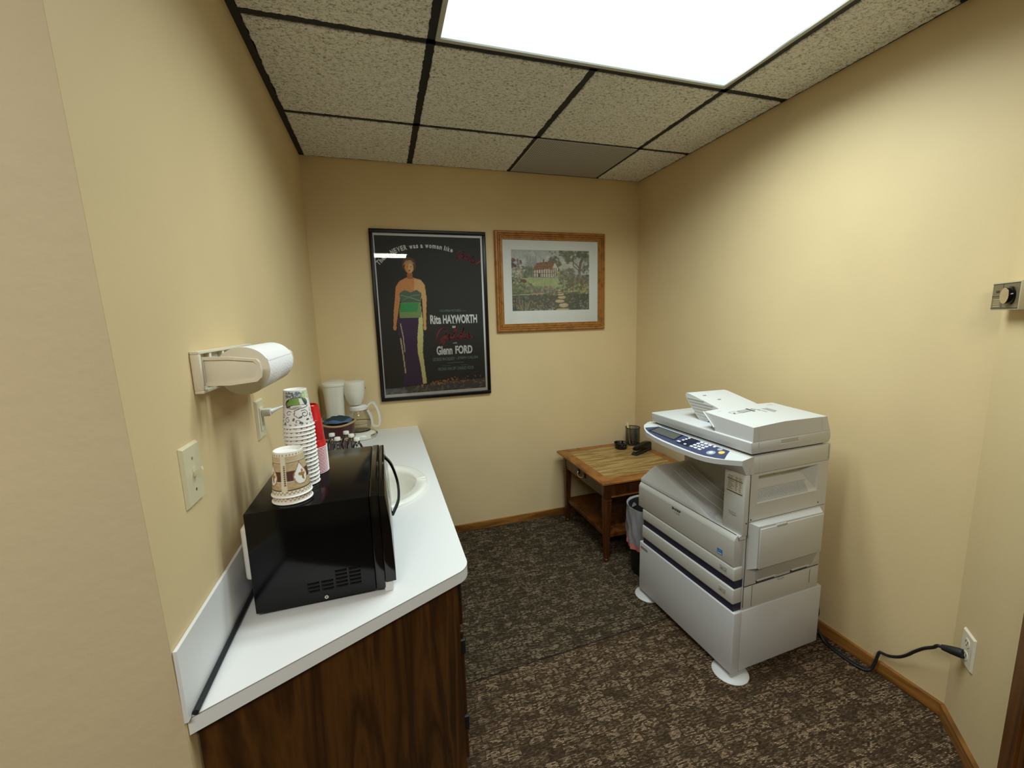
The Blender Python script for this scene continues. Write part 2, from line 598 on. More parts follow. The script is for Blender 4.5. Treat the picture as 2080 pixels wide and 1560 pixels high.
def make_tile():
    m, t, b = nt('ceiling_tile_fissured')
    tc = t.nodes.new('ShaderNodeTexCoord')
    mp = t.nodes.new('ShaderNodeMapping')
    mp.inputs['Rotation'].default_value = (0, 0, 0.5)
    mp.inputs['Scale'].default_value = (1.0, 1.5, 1.0)
    t.links.new(tc.outputs['Object'], mp.inputs['Vector'])
    n1 = t.nodes.new('ShaderNodeTexNoise')
    n1.inputs['Scale'].default_value = 78.0
    n1.inputs['Detail'].default_value = 3.0
    n1.inputs['Distortion'].default_value = 1.2
    t.links.new(mp.outputs['Vector'], n1.inputs['Vector'])
    r = ramp(t, [(0.30, (0.30, 0.28, 0.21)), (0.40, (0.62, 0.61, 0.54)), (0.50, (0.90, 0.91, 0.85)), (0.75, (0.96, 0.97, 0.92))])  # low spots coloured darker, painting in the shade of the pits
    t.links.new(n1.outputs['Fac'], r.inputs[0])
    t.links.new(r.outputs[0], b.inputs['Base Color'])
    b.inputs['Roughness'].default_value = 0.95
    b.inputs['Specular IOR Level'].default_value = 0.1
    bp = t.nodes.new('ShaderNodeBump')
    bp.inputs['Strength'].default_value = 0.9
    bp.inputs['Distance'].default_value = 0.010
    t.links.new(n1.outputs['Fac'], bp.inputs['Height'])
    t.links.new(bp.outputs['Normal'], b.inputs['Normal'])
    return m


def make_lens(name, glow, warm):
    """prismatic acrylic lens: glows a little itself and lets the tubes shine through"""
    m = bpy.data.materials.new(name)
    m.use_nodes = True
    t = m.node_tree
    t.nodes.clear()
    out = t.nodes.new('ShaderNodeOutputMaterial')
    em = t.nodes.new('ShaderNodeEmission')
    tr = t.nodes.new('ShaderNodeBsdfTransparent')
    tr.inputs[0].default_value = (0.97, 0.98, 0.97, 1)
    ad = t.nodes.new('ShaderNodeAddShader')
    tc = t.nodes.new('ShaderNodeTexCoord')
    mp = t.nodes.new('ShaderNodeMapping')
    mp.inputs['Scale'].default_value = (1, 1, 1)
    t.links.new(tc.outputs['Object'], mp.inputs['Vector'])
    # fine prisms
    ck = t.nodes.new('ShaderNodeTexChecker')
    ck.inputs['Scale'].default_value = 190.0
    ck.inputs['Color1'].default_value = (1.03, 1.03, 1.03, 1)
    ck.inputs['Color2'].default_value = (0.90, 0.91, 0.92, 1)
    t.links.new(mp.outputs['Vector'], ck.inputs['Vector'])
    # the tubes behind run along the fixture
    sp = t.nodes.new('ShaderNodeSeparateXYZ')
    t.links.new(tc.outputs['Object'], sp.inputs[0])
    mu = t.nodes.new('ShaderNodeMath')
    mu.operation = 'MULTIPLY'
    mu.inputs[1].default_value = 2 * PI / 0.29
    t.links.new(sp.outputs['Y'], mu.inputs[0])
    cs = t.nodes.new('ShaderNodeMath')
    cs.operation = 'COSINE'
    t.links.new(mu.outputs[0], cs.inputs[0])
    r = ramp(t, [(0.0, (1.06, 1.07, 1.08)), (0.45, (0.95, 1.0, 1.0)), (1.0, (0.78, 0.93, 0.90))])
    mr = t.nodes.new('ShaderNodeMapRange')
    mr.inputs['From Min'].default_value = -1
    t.links.new(cs.outputs[0], mr.inputs['Value'])
    t.links.new(mr.outputs['Result'], r.inputs[0])
    mm = t.nodes.new('ShaderNodeMix')
    mm.data_type = 'RGBA'
    mm.blend_type = 'MULTIPLY'
    mm.inputs[0].default_value = 1.0
    t.links.new(r.outputs[0], mm.inputs[6])
    t.links.new(ck.outputs[0], mm.inputs[7])
    t.links.new(mm.outputs[2], em.inputs[0])
    em.inputs[1].default_value = glow
    t.links.new(em.outputs[0], ad.inputs[0])
    t.links.new(tr.outputs[0], ad.inputs[1])
    t.links.new(ad.outputs[0], out.inputs[0])
    return m


def make_liner():
    """thin cloudy plastic bag"""
    m, t, b = nt('bin_liner')
    b.inputs['Base Color'].default_value = (0.55, 0.56, 0.60, 1)
    b.inputs['Roughness'].default_value = 0.25
    tr = t.nodes.new('ShaderNodeBsdfTransparent')
    mx = t.nodes.new('ShaderNodeMixShader')
    mx.inputs[0].default_value = 0.55
    out = t.nodes['Material Output']
    t.links.new(tr.outputs[0], mx.inputs[1])
    t.links.new(b.outputs[0], mx.inputs[2])
    t.links.new(mx.outputs[0], out.inputs[0])
    return m


def make_mesh_wire():
    """fine black wire mesh of the pencil cup"""
    m, t, b = nt('wire_mesh')
    b.inputs['Base Color'].default_value = (0.01, 0.01, 0.01, 1)
    b.inputs['Roughness'].default_value = 0.4
    tc = t.nodes.new('ShaderNodeTexCoord')
    ck = t.nodes.new('ShaderNodeTexChecker')
    ck.inputs['Scale'].default_value = 700.0
    t.links.new(tc.outputs['Object'], ck.inputs['Vector'])
    mr = t.nodes.new('ShaderNodeMapRange')
    mr.inputs['To Min'].default_value = 0.35
    mr.inputs['To Max'].default_value = 0.85
    t.links.new(ck.outputs['Fac'], mr.inputs['Value'])
    tr = t.nodes.new('ShaderNodeBsdfTransparent')
    mx = t.nodes.new('ShaderNodeMixShader')
    t.links.new(mr.outputs['Result'], mx.inputs[0])
    t.links.new(tr.outputs[0], mx.inputs[1])
    t.links.new(b.outputs[0], mx.inputs[2])
    t.links.new(mx.outputs[0], t.nodes['Material Output'].inputs[0])
    return m


CARPET = make_carpet()
TILE = make_tile()
LENS = make_lens('prismatic_lens', LENS_GLOW, 0)
LINER = make_liner()
WIRE = make_mesh_wire()

# ------------------------------------------------------------------ the setting
struct(MB().box(-3.0, 3.2, -6.0, 0.1, -0.06, 0.0, CARPET), 'floor')
struct(MB().box(-0.1, W + 0.1, 0.0, 0.1, 0.0, H + 0.1, WALL), 'wall_back')
# left wall with its outside corner; the hall wall goes on from there
A26 = math.radians(26.5)
dx, dy = -math.cos(A26), -math.sin(A26)
HT = H + 0.1


def yc(z):
    """the outside corner of the left wall is a little out of plumb"""
    return -1.8885 - 0.0347 * z


struct(MB().hexa([(-0.1, yc(0) + 0.0005, 0), (0, yc(0) + 0.0005, 0), (0, 0, 0), (-0.1, 0, 0), (-0.1, yc(HT) + 0.0005, HT), (0, yc(HT) + 0.0005, HT), (0, 0, HT), (-0.1, 0, HT)], WALL), 'wall_left')
hw = []
for z in (0.0, HT):
    y = yc(z)
    hw += [(0.0, y, z), (dx * 2.6, y + dy * 2.6, z), (dx * 2.6 - 0.05, y + dy * 2.6 + 0.12, z), (-0.02, y + 0.0003, z)]
struct(MB().hexa(hw, WALL_HALL_LIT), 'wall_hall')
struct(MB().box(W, W + 0.1, YR, 0.0, 0.0, H + 0.1, WALL), 'wall_right')
s2 = math.sqrt(0.5)
q0 = (W, YR)
q1 = (W - 0.40 * s2, YR - 0.40 * s2)
struct(MB().prism([q0, q1, (q1[0] + 0.12, q1[1]), (W + 0.1, YR - 0.02), (W + 0.1, YR)], 0.0, H + 0.1, WALL), 'wall_angled')
struct(MB().box(q1[0] + 0.1, 3.2, q1[1] - 0.001, q1[1] + 0.1, 0.0, H + 0.1, WALL_HALL_LIT), 'wall_doorway')
struct(MB().box(3.1, 3.2, -6.0, q1[1], 0.0, H + 0.1, WALL_HALL_LIT), 'wall_far_right')
struct(MB().box(-3.0, 3.2, -6.1, -6.0, 0.0, H + 0.1, WALL_HALL_LIT), 'wall_rear')
struct(MB().box(-3.1, -3.0, -6.0, -3.0, 0.0, H + 0.1, WALL_HALL_LIT), 'wall_far_left')


def angled(s, off, z):
    """point on the angled wall: s along it from the inside corner, off out of it"""
    return (W - s * s2 - off * s2, YR - s * s2 + off * s2, z)


# baseboards
BH = 0.052
struct(MB().box(0.5, W, -0.012, 0.0, 0.0, BH, OAK_BASE, 0.003), 'baseboard_back')
struct(MB().box(W - 0.012, W, YR, -0.012, 0.0, BH, OAK_BASE, 0.003), 'baseboard_right')
mb = MB()
a, b_ = 0.0, 0.333
mb.hexa([angled(a, 0, 0), angled(b_, 0, 0), angled(b_, 0.012, 0), angled(a + 0.005, 0.012, 0),
         angled(a, 0, BH), angled(b_, 0, BH), angled(b_, 0.012, BH - 0.004), angled(a + 0.005, 0.012, BH - 0.004)], OAK_BASE)
struct(mb, 'baseboard_angled')
mb = MB()
for z0, z1 in ((0.0, 2.10),):
    mb.hexa([angled(0.334, 0, z0), angled(0.402, 0, z0), angled(0.402, 0.018, z0), angled(0.334, 0.012, z0),
             angled(0.334, 0, z1), angled(0.402, 0, z1), angled(0.402, 0.018, z1), angled(0.334, 0.012, z1)], CASING)
    mb.hexa([angled(0.402, -0.10, z0), angled(0.422, -0.10, z0), angled(0.422, 0.012, z0), angled(0.402, 0.012, z0),
             angled(0.402, -0.10, z1), angled(0.422, -0.10, z1), angled(0.422, 0.012, z1), angled(0.402, 0.012, z1)], CASING)
struct(mb, 'trim_1')

# ceiling: slab, black grid, tiles
struct(MB().box(-3.0, 3.2, -6.0, GC - 0.012, H, H + 0.1, TILE)
       .box(-0.1, W + 0.1, GC - 0.012, 0.1, H + 0.09, H + 0.12, GRID_BLACK), 'ceiling')
grid = MB()
for x in (L1, L2, L3):
    y0 = GC if x != L2 else GA
    grid.box(x - 0.0155, x + 0.0155, y0, 0.0, H + 0.004, H + 0.03, GRID_BLACK)
for y, xa, xb in ((GA, 0, W), (GB, 0, W), (GC, 0, W)):
    grid.box(xa, xb, y - 0.012, y + 0.012, H + 0.004, H + 0.03, GRID_BLACK)
struct(grid, 'trim_2')
edge = MB()
edge.box(0.0, 0.024, GC, 0.0, H + 0.002, H + 0.03, GRID_BLACK)
edge.box(W - 0.014, W, GC, 0.0, H + 0.002, H + 0.03, GRID_BLACK)
edge.box(0.0, W, -0.012, 0.0, H + 0.002, H + 0.03, GRID_BLACK)
struct(edge, 'trim_3')

rng = random.Random(5)


def ceiling_tile(x0, x1, y0, y1, label):
    """fissured tile with a ragged edge, its face a little below the grid"""
    out = []
    for (ax, ay), (bx, by) in (((x0, y0), (x1, y0)), ((x1, y0), (x1, y1)), ((x1, y1), (x0, y1)), ((x0, y1), (x0, y0))):
        L = math.hypot(bx - ax, by - ay)
        n = max(2, int(L / 0.006))
        nx, ny = (by - ay) / L, -(bx - ax) / L
        j = 0.0
        for i in range(n):
            j = 0.5 * j + rng.uniform(-0.0022, 0.0018)
            f = i / n
            k = j if 0 < i else 0
            out.append((ax + (bx - ax) * f + nx * k, ay + (by - ay) * f + ny * k))
    n = len(out)
    cx, cy = (x0 + x1) / 2, (y0 + y1) / 2
    ins = [(x + (0.003 if x < cx else -0.003), y + (0.003 if y < cy else -0.003)) for x, y in out]
    mb = MB()
    vs = [(x, y, H) for x, y in ins] + [(x, y, H + 0.003) for x, y in out] + [(x, y, H + 0.012) for x, y in out]
    fs = [tuple(range(n))]
    for i in range(n):
        k = (i + 1) % n
        fs.append((i, k, n + k, n + i))
        fs.append((n + i, n + k, 2 * n + k, 2 * n + i))
    mb.add(vs, fs, TILE)
    o = mb.build('ceiling_tile')
    return tag(o, label, 'ceiling tile', 'fissured ceiling tiles')


g = 0.0150
XS = [(0.026, L1 - g), (L1 + g, L2 - g), (L2 + g, L3 - g), (L3 + g, W - 0.006)]
YS = [(GB + g, -0.005), (GA + g, GB - g), (GC + g, GA - g)]
TILE_LABELS = {
    (0, 0): 'fissured cream ceiling tile in the corner above the coffee maker, back row by the left wall',
    (1, 0): 'short fissured ceiling tile above the framed poster, against the back wall beside the grey panel',
    (3, 0): 'small fissured ceiling tile in the far right corner, between grey panel and right wall',
    (0, 1): 'fissured ceiling tile by the left wall, middle row, above the sink',
    (1, 1): 'full square fissured ceiling tile meeting the left half of the light fixture',
    (2, 1): 'full square fissured ceiling tile between the light fixture and the grey panel',
    (3, 1): 'narrow fissured ceiling tile by the right wall, beyond the corner of the light',
    (0, 2): 'fissured ceiling tile left of the light fixture, cut off by the top of the photo',
    (3, 2): 'narrow fissured ceiling tile right of the light fixture, along the right wall',
}
for (i, j), lab in TILE_LABELS.items():
    ceiling_tile(*XS[i], *YS[j], lab)

# grey perforated return-air panel in the back row
vp = MB()
x0, x1, y0, y1 = L2 + 0.006, L3 - 0.006, GB + 0.006, -0.014
vp.box(x0, x1, y0, y1, H + 0.001, H + 0.008, VENT)
o = thing('air_return_panel', 'flat grey perforated panel set in the ceiling grid by the back wall', 'vent', ((x0 + x1) / 2, (y0 + y1) / 2, H))
holes = MB()
n1, n2 = 46, 36
for i in range(n1):
    for j in range(n2):
        cx, cy = x0 + 0.012 + (x1 - x0 - 0.024) * i / (n1 - 1), y0 + 0.012 + (y1 - y0 - 0.024) * j / (n2 - 1)
        r = 0.0030
        holes.add([(cx - r, cy - r, H + 0.0005), (cx + r, cy - r, H + 0.0005), (cx + r, cy + r, H + 0.0005), (cx - r, cy + r, H + 0.0005)], [(0, 1, 2, 3)], BLACK_MATT)
T_ = Matrix.Translation((-(x0 + x1) / 2, -(y0 + y1) / 2, -H))
vp.xf(T_).build('panel', o)
holes.xf(T_).build('perforation', o, fix=False)


# ------------------------------------------------------------------ ceiling lights
def troffer(name, label, x0, x1, y0, y1, lens_mat, power, spread):
    cx, cy = (x0 + x1) / 2, (y0 + y1) / 2
    root = thing(name, label, 'ceiling light', (cx, cy, H))
    hx, hy = (x1 - x0) / 2, (y1 - y0) / 2
    fr = MB()
    wd = 0.016
    for a in ((-hx, hx, -hy, -hy + wd), (-hx, hx, hy - wd, hy), (-hx, -hx + wd, -hy + wd, hy - wd), (hx - wd, hx, -hy + wd, hy - wd)):
        fr.box(*a, 0.0, 0.012, FIXTURE, 0.002)
    fr.build('lens_frame', root, smooth=40)
    hs = MB()
    hs.box(-hx + 0.004, hx - 0.004, -hy + 0.004, hy - 0.004, 0.075, 0.085, FIXTURE)
    hs.box(-hx + 0.004, -hx + 0.010, -hy + 0.004, hy - 0.004, 0.012, 0.075, FIXTURE)
    hs.box(hx - 0.010, hx - 0.004, -hy + 0.004, hy - 0.004, 0.012, 0.075, FIXTURE)
    hs.box(-hx + 0.010, hx - 0.010, -hy + 0.004, -hy + 0.010, 0.012, 0.075, FIXTURE)
    hs.box(-hx + 0.010, hx - 0.010, hy - 0.010, hy - 0.004, 0.012, 0.075, FIXTURE)
    hs.build('housing', root)
    ln = MB()
    ax, ay = hx - wd, hy - wd
    ln.add([(-ax, -ay, 0.006), (-ax, ay, 0.006), (ax, ay, 0.006), (ax, -ay, 0.006)], [(0, 1, 2, 3)], lens_mat)
    ln.build('lens', root, fix=False)
    if power:
        # two wide rows of tubes behind the lens
        for ty in (-0.14, 0.14):
            ld = bpy.data.lights.new('tubes', 'AREA')
            ld.shape = 'RECTANGLE'
            ld.size, ld.size_y = 2 * ax - 0.07, 0.17
            ld.energy = power / 2
            ld.color = (0.89, 1.03, 1.07)
            ld.spread = math.radians(spread)
            lo = bpy.data.objects.new('tubes', ld)
            COL.objects.link(lo)
            lo.parent = root
            lo.location = (0, ty, 0.022)
    return root


troffer('ceiling_light', 'large lit ceiling light with a white prismatic lens', L1 + 0.012, L3 - 0.012, GC + 0.012, GA - 0.012, LENS, LAMP_POWER, LAMP_SPREAD)


def make_glow(name, rgb, strength):
    m = bpy.data.materials.new(name)
    m.use_nodes = True
    t = m.node_tree
    t.nodes.clear()
    out = t.nodes.new('ShaderNodeOutputMaterial')
    em = t.nodes.new('ShaderNodeEmission')
    em.inputs[0].default_value = (*rgb, 1)
    em.inputs[1].default_value = strength
    t.links.new(em.outputs[0], out.inputs[0])
    return m


REAR = make_glow('rear_lens', (1.0, 0.99, 0.93), REAR_GLOW)
# surface-mounted strip light of the hall behind the camera (the poster glass mirrors it)
rt = thing('hall_ceiling_light', 'lit ceiling light in the hall, mirrored in the glass of the tall poster', 'ceiling light', (0.16, -3.40, H))
MB().box(-0.62, 0.62, -0.20, 0.20, -0.012, 0.0, FIXTURE).build('lens_frame', rt)
MB().add([(-0.6, -0.18, -0.013), (-0.6, 0.18, -0.013), (0.6, 0.18, -0.013), (0.6, -0.18, -0.013)], [(0, 1, 2, 3)], REAR).build('lens', rt, fix=False)

# ------------------------------------------------------------------ base cabinet and countertop
D27 = (math.cos(A26), math.sin(A26))
CX = 0.537                                   # counter front edge
cab = thing('base_cabinet', 'dark walnut base cabinet under the white countertop', 'cabinet', (0, 0, 0))
pan = MB()
pa, pb = (0.003, YL + 0.05), (0.505, YL + 0.05 + 0.502 * D27[1] / D27[0])
pan.prism([pa, pb, (pb[0], pb[1] + 0.02), (pa[0], pa[1] + 0.022)], 0.0, CZ - 0.034, WALNUT_END)
pan.build('end_panel', cab)
bd = MB()
bd.box(0.003, 0.485, -1.60, -0.003, 0.09, CZ - 0.22, WALNUT)
bd.box(0.003, 0.42, -1.60, -0.003, 0.0, 0.09, WALNUT)
bd.build('carcass', cab)
ff = MB()
ff.box(0.485, 0.505, -1.60, -0.003, 0.09, CZ - 0.034, WALNUT)
ff.build('face_frame', cab)
ys = [(-1.585, -1.07), (-1.06, -0.545), (-0.535, -0.02)]
for k, (ya, yb) in enumerate(ys):
    dr = MB().box(0.505, 0.522, ya, yb, 0.12, 0.545, WALNUT, 0.004).build('door', cab)
    hd = MB()
    yy = yb - 0.03
    hd.tube(smooth_path([(0.522, yy, 0.47), (0.541, yy, 0.455), (0.545, yy, 0.425), (0.541, yy, 0.395), (0.522, yy, 0.38)], 5), 0.0045, BLACK_MATT, 8)
    hd.build('handle', dr, smooth=50)
    for z in (0.25, 0.50):
        hg = MB().box(0.505, 0.5245, ya - 0.008, ya + 0.006, z - 0.022, z + 0.022, BLACK_MATT, 0.002)
        hg.build('hinge', dr)
    fr = MB().box(0.505, 0.522, ya, yb, 0.565, CZ - 0.055, WALNUT, 0.004).build('drawer', cab)
    if k == 0:
        MB().box(0.5055, 0.518, ya - 0.013, ya - 0.0005, 0.655, 0.732, BLACK_MATT, 0.002).build('black_plate', cab)  # small black plate at the near edge of the drawer
    hd = MB()
    yc = (ya + yb) / 2
    hd.tube(smooth_path([(0.522, yc - 0.045, 0.64), (0.541, yc - 0.03, 0.64), (0.545, yc, 0.64), (0.541, yc + 0.03, 0.64), (0.522, yc + 0.045, 0.64)], 5), 0.0045, BLACK_MATT, 8)
    hd.build('handle', fr, smooth=50)

ct = thing('countertop', 'white laminate countertop with angled near end and backsplash', 'countertop', (0, 0, 0))
# outline of the worktop: square at the back, cut off at an angle with a rounded corner in front
e0 = (0.001, -1.908)
e1_ = (CX, -1.908 + (CX - 0.001) * D27[1] / D27[0])
R_ = 0.055
out = [(0.001, -0.001), (CX, -0.001)]
ang_turn = PI / 2 + A26 - PI / 2
# fillet between the front edge (running along -y) and the cut edge
half = (PI / 2 + A26) / 2
bis_len = R_ / math.tan((PI - (PI / 2 - A26)) / 2) if False else R_ * math.tan((PI / 2 - A26) / 2)
tan1 = (CX, e1_[1] + bis_len)
cfx, cfy = CX - R_, tan1[1]
a0, a1 = 0.0, -(PI / 2 - A26)
for i in range(13):
    a = a0 + (a1 - a0) * i / 12
    out.append((cfx + R_ * math.cos(a), cfy + R_ * math.sin(a)))
out.append(e0)
SCX, SCY, SA, SB = 0.285, -0.972, 0.213, 0.247      # oval sink, rim semi-axes
bm = bmesh.new()
vo = [bm.verts.new((x, y, CZ)) for x, y in out]
eo = [bm.edges.new((vo[i], vo[(i + 1) % len(vo)])) for i in range(len(vo))]
NH = 48
vh = [bm.verts.new((SCX + (SA - 0.018) * math.cos(2 * PI * i / NH), SCY + (SB - 0.018) * math.sin(2 * PI * i / NH), CZ)) for i in range(NH)]
eh = [bm.edges.new((vh[i], vh[(i + 1) % NH])) for i in range(NH)]
bmesh.ops.triangle_fill(bm, edges=eo + eh, use_beauty=True, use_dissolve=False)
r = bmesh.ops.extrude_face_region(bm, geom=bm.faces[:])
for v in [g_ for g_ in r['geom'] if isinstance(g_, bmesh.types.BMVert)]:
    v.co.z -= 0.032
MB().bm(bm, LAMINATE).build('worktop', ct)
# thin dark line where the edge strip meets the top
ln = MB()
pts = [(x, y, CZ - 0.0012) for x, y in out[1:]]
for i in range(len(pts) - 1):
    (xa, ya, z), (xb, yb, _) = pts[i], pts[i + 1]
    L = math.hypot(xb - xa, yb - ya)
    if L < 1e-5:
        continue
    nx, ny = -(yb - ya) / L * 0.0004, (xb - xa) / L * 0.0004
    ln.add([(xa - nx * -1, ya - ny * -1, z - 0.0008), (xb + nx, yb + ny, z - 0.0008), (xb + nx, yb + ny, z + 0.0006), (xa + nx, ya + ny, z + 0.0006)], [(0, 1, 2, 3)], INK_G)
    ln.add([(xa - nx, ya - ny, z - 0.0008), (xb - nx, yb - ny, z - 0.0008), (xb - nx, yb - ny, z + 0.0006), (xa - nx, ya - ny, z + 0.0006)], [(0, 1, 2, 3)], INK_G)
ln.build('edge_seam', ct, fix=False)
tag(MB().box(0.0006, 0.007, -1.918, -0.001, CZ + 0.0003, 0.908, LAMINATE, 0.0012).build('backsplash'), 'white laminate backsplash strip on the left wall behind the microwave', 'backsplash')
MB().tube([(0.0125, -1.905, CZ + 0.0055), (0.0125, -1.60, CZ + 0.0055), (0.0125, -0.30, CZ + 0.0055)], 0.0052, BLACK_MATT, 8).build('joint_seal', ct, smooth=60)

# ------------------------------------------------------------------ sink
sk = thing('sink', 'oval off-white drop-in sink behind the microwave door', 'sink', (SCX, SCY, CZ))
rim = MB()
rim.lathe([(1.0, 0.0005), (0.995, 0.007), (0.97, 0.0115), (0.93, 0.0125)], PORCELAIN, 64, sx=SA, sy=SB)
prof = [(0.93, 0.0125), (0.80, 0.0105), (0.775, 0.007), (0.745, -0.004), (0.71, -0.035), (0.64, -0.085), (0.50, -0.122), (0.28, -0.138), (0.08, -0.142), (0.001, -0.142)]
bs = MB().lathe(prof, PORCELAIN, 64, sx=SA, sy=SB)
rim.build('rim', sk, smooth=60)
bs.build('basin', sk, smooth=60)
# raised moulded lines across the rim towards the room
nb = MB()
for s in (-0.016, 0.006):
    nb.tube([(0.80 * SA, s, 0.0108), (0.88 * SA, s * 1.1, 0.0130), (0.965 * SA, s * 1.3, 0.0122)], 0.0018, PORCELAIN, 8)
nb.build('rim_notch', sk, smooth=60)
dr = MB().lathe([(0.0005, -0.139), (0.018, -0.139), (0.021, -0.1405)], CHROME, 24)
dr.build('drain', sk, smooth=50)

# ------------------------------------------------------------------ microwave
mw = thing('microwave', 'black microwave oven on the white countertop', 'microwave', (0.046, -1.676, CZ))
mx_, my_, mz_ = 0.279, 0.431, 0.250          # body depth, width, top
body = MB()
body.box(0.0, mx_ - 0.022, 0.0, my_, 0.012, mz_, BLACK_PANEL, 0.003)
body.build('housing', mw, smooth=30)
bz = MB()
bz.box(mx_ - 0.0215, mx_, -0.001, my_ + 0.001, 0.012, mz_ + 0.001, BLACK_GLOSS, 0.003)
bz.build('front_bezel', mw, smooth=30)
dr = MB()
# door: upper edge set back, leaning out towards the bottom
dr.prism([(mx_ + 0.0005, 0.028), (mx_ + 0.0005, mz_ - 0.002), (mx_ + 0.014, mz_ - 0.002), (mx_ + 0.023, mz_ - 0.09), (mx_ + 0.0255, 0.06), (mx_ + 0.0255, 0.028)], -0.002, my_ + 0.002, BLACK_GLOSS, axis='y', bev=0.0015)
door = dr.build('door', mw, smooth=35)
hd = MB()
yh = my_ - 0.085
hp = smooth_path([(mx_ + 0.012, yh, mz_ - 0.012), (mx_ + 0.034, yh, mz_ - 0.045), (mx_ + 0.049, yh, mz_ - 0.105), (mx_ + 0.047, yh, mz_ - 0.165), (mx_ + 0.026, yh, mz_ - 0.212)], 6)
for i in range(len(hp) - 1):
    p, q = hp[i], hp[i + 1]
    hd.hexa([(p.x - 0.004, yh - 0.009, p.z), (p.x + 0.004, yh - 0.009, p.z), (p.x + 0.004, yh + 0.009, p.z), (p.x - 0.004, yh + 0.009, p.z),
             (q.x - 0.004, yh - 0.009, q.z), (q.x + 0.004, yh - 0.009, q.z), (q.x + 0.004, yh + 0.009, q.z), (q.x - 0.004, yh + 0.009, q.z)], BLACK_GLOSS)
hd.build('handle', door)
# chrome strip standing in for the counter's reflected highlight on the door
tr_ = MB()
tr_.box(mx_ + 0.0135, mx_ + 0.0150, my_ - 0.32, my_ - 0.10, mz_ - 0.006, mz_ - 0.0035, CHROME)
tr_.build('door_highlight', door)
# louvres in the near side: two rows of two, three rows of four
lv = MB()


def slot(cx, z, ln_, hgt, mat, mb_, y=-0.0006, bulge=0.0):
    vs, n = [], 8
    for k in range(n + 1):
        a = -PI / 2 + PI * k / n
        vs.append((cx + ln_ / 2 - hgt / 2 + hgt / 2 * math.cos(a), y, z + hgt / 2 * math.sin(a)))
    for k in range(n + 1):
        a = PI / 2 + PI * k / n
        vs.append((cx - ln_ / 2 + hgt / 2 + hgt / 2 * math.cos(a), y, z + hgt / 2 * math.sin(a)))
    mb_.add(vs, [tuple(range(len(vs)))], mat)


def bulged(cx, z, ln_, hgt, mb_):
    """pressed-out louvre lip above its slot"""
    n = 10
    for k in range(n):
        xa = cx - ln_ / 2 + ln_ * k / n
        xb = cx - ln_ / 2 + ln_ * (k + 1) / n

        def d(x):
            return 0.0011 * max(0.0, 1 - ((x - cx) / (ln_ / 2)) ** 4)
        mb_.add([(xa, 0, z + hgt), (xb, 0, z + hgt), (xb, -d(xb), z), (xa, -d(xa), z)], [(0, 1, 2, 3)], BLACK_PANEL)
        mb_.add([(xa, 0, z), (xb, 0, z), (xb, -d(xb), z), (xa, -d(xa), z)], [(0, 1, 2, 3)], BLACK_HOLE)


cols = [0.121, 0.151, 0.182, 0.212]
for r_i in range(5):
    for c_i in range(4):
        if r_i >= 3 and c_i < 2:
            continue
        z = 0.0385 + 0.0095 * r_i + (0.001 if c_i > 1 else 0)
        slot(cols[c_i], z, 0.0265, 0.0036, BLACK_HOLE, lv)
        bulged(cols[c_i], z + 0.0012, 0.0265, 0.0042, lv)
lv.build('vent_louvres', mw, fix=False)
sc_ = MB().disc((0.147, -0.0022, 0.0215), 0.0042, BRUSHED, 16, (0, -1, 0))
sc_.lathe([(0.0042, -0.0022), (0.0046, -0.0005), (0.0046, 0.0)], BRUSHED, 16, (0.147, 0, 0.0215), axis='y')
sc_.disc((0.147, -0.0024, 0.0215), 0.0017, BLACK_HOLE, 10, (0, -1, 0))
sc_.build('screw', mw, fix=False)
for (fx, fy) in ((0.03, 0.03), (0.03, my_ - 0.03), (mx_ + 0.008, 0.012), (mx_ + 0.008, my_ - 0.02)):
    if fx > 0.2:
        MB().box(fx - 0.011, fx + 0.009, fy - 0.010, fy + 0.010, 0.0005, 0.0275, plain('clear_foot', (0.60, 0.60, 0.57), rough=0.2), 0.002).build('foot', mw)
    else:
        MB().lathe([(0.010, 0.0005), (0.012, 0.012)], BLACK_MATT, 16, (fx, fy, 0)).build('foot', mw)
rc = MB().box(-0.022, -0.0005, 0.034, 0.34, 0.075, 0.205, WHITE_PL, 0.009, 3)
tag(rc.build('rear_cover', mw, smooth=40), 'white plastic cover on the back of the microwave')

MT = CZ + mz_ + 0.0005                       # top of the microwave


# ------------------------------------------------------------------ printed cups
def raster(w, h, rgb):
    return np.tile(np.array(rgb, float), (h, w, 1))


def in_poly(pts, X, Y):
    inside = np.zeros(X.shape, bool)
    n = len(pts)
    for i in range(n):
        x0, y0 = pts[i]
        x1, y1 = pts[(i + 1) % n]
        c = (y0 > Y) != (y1 > Y)
        with np.errstate(divide='ignore', invalid='ignore'):
            xi = (x1 - x0) * (Y - y0) / (y1 - y0 + 1e-12) + x0
        inside ^= c & (X < xi)
    return inside


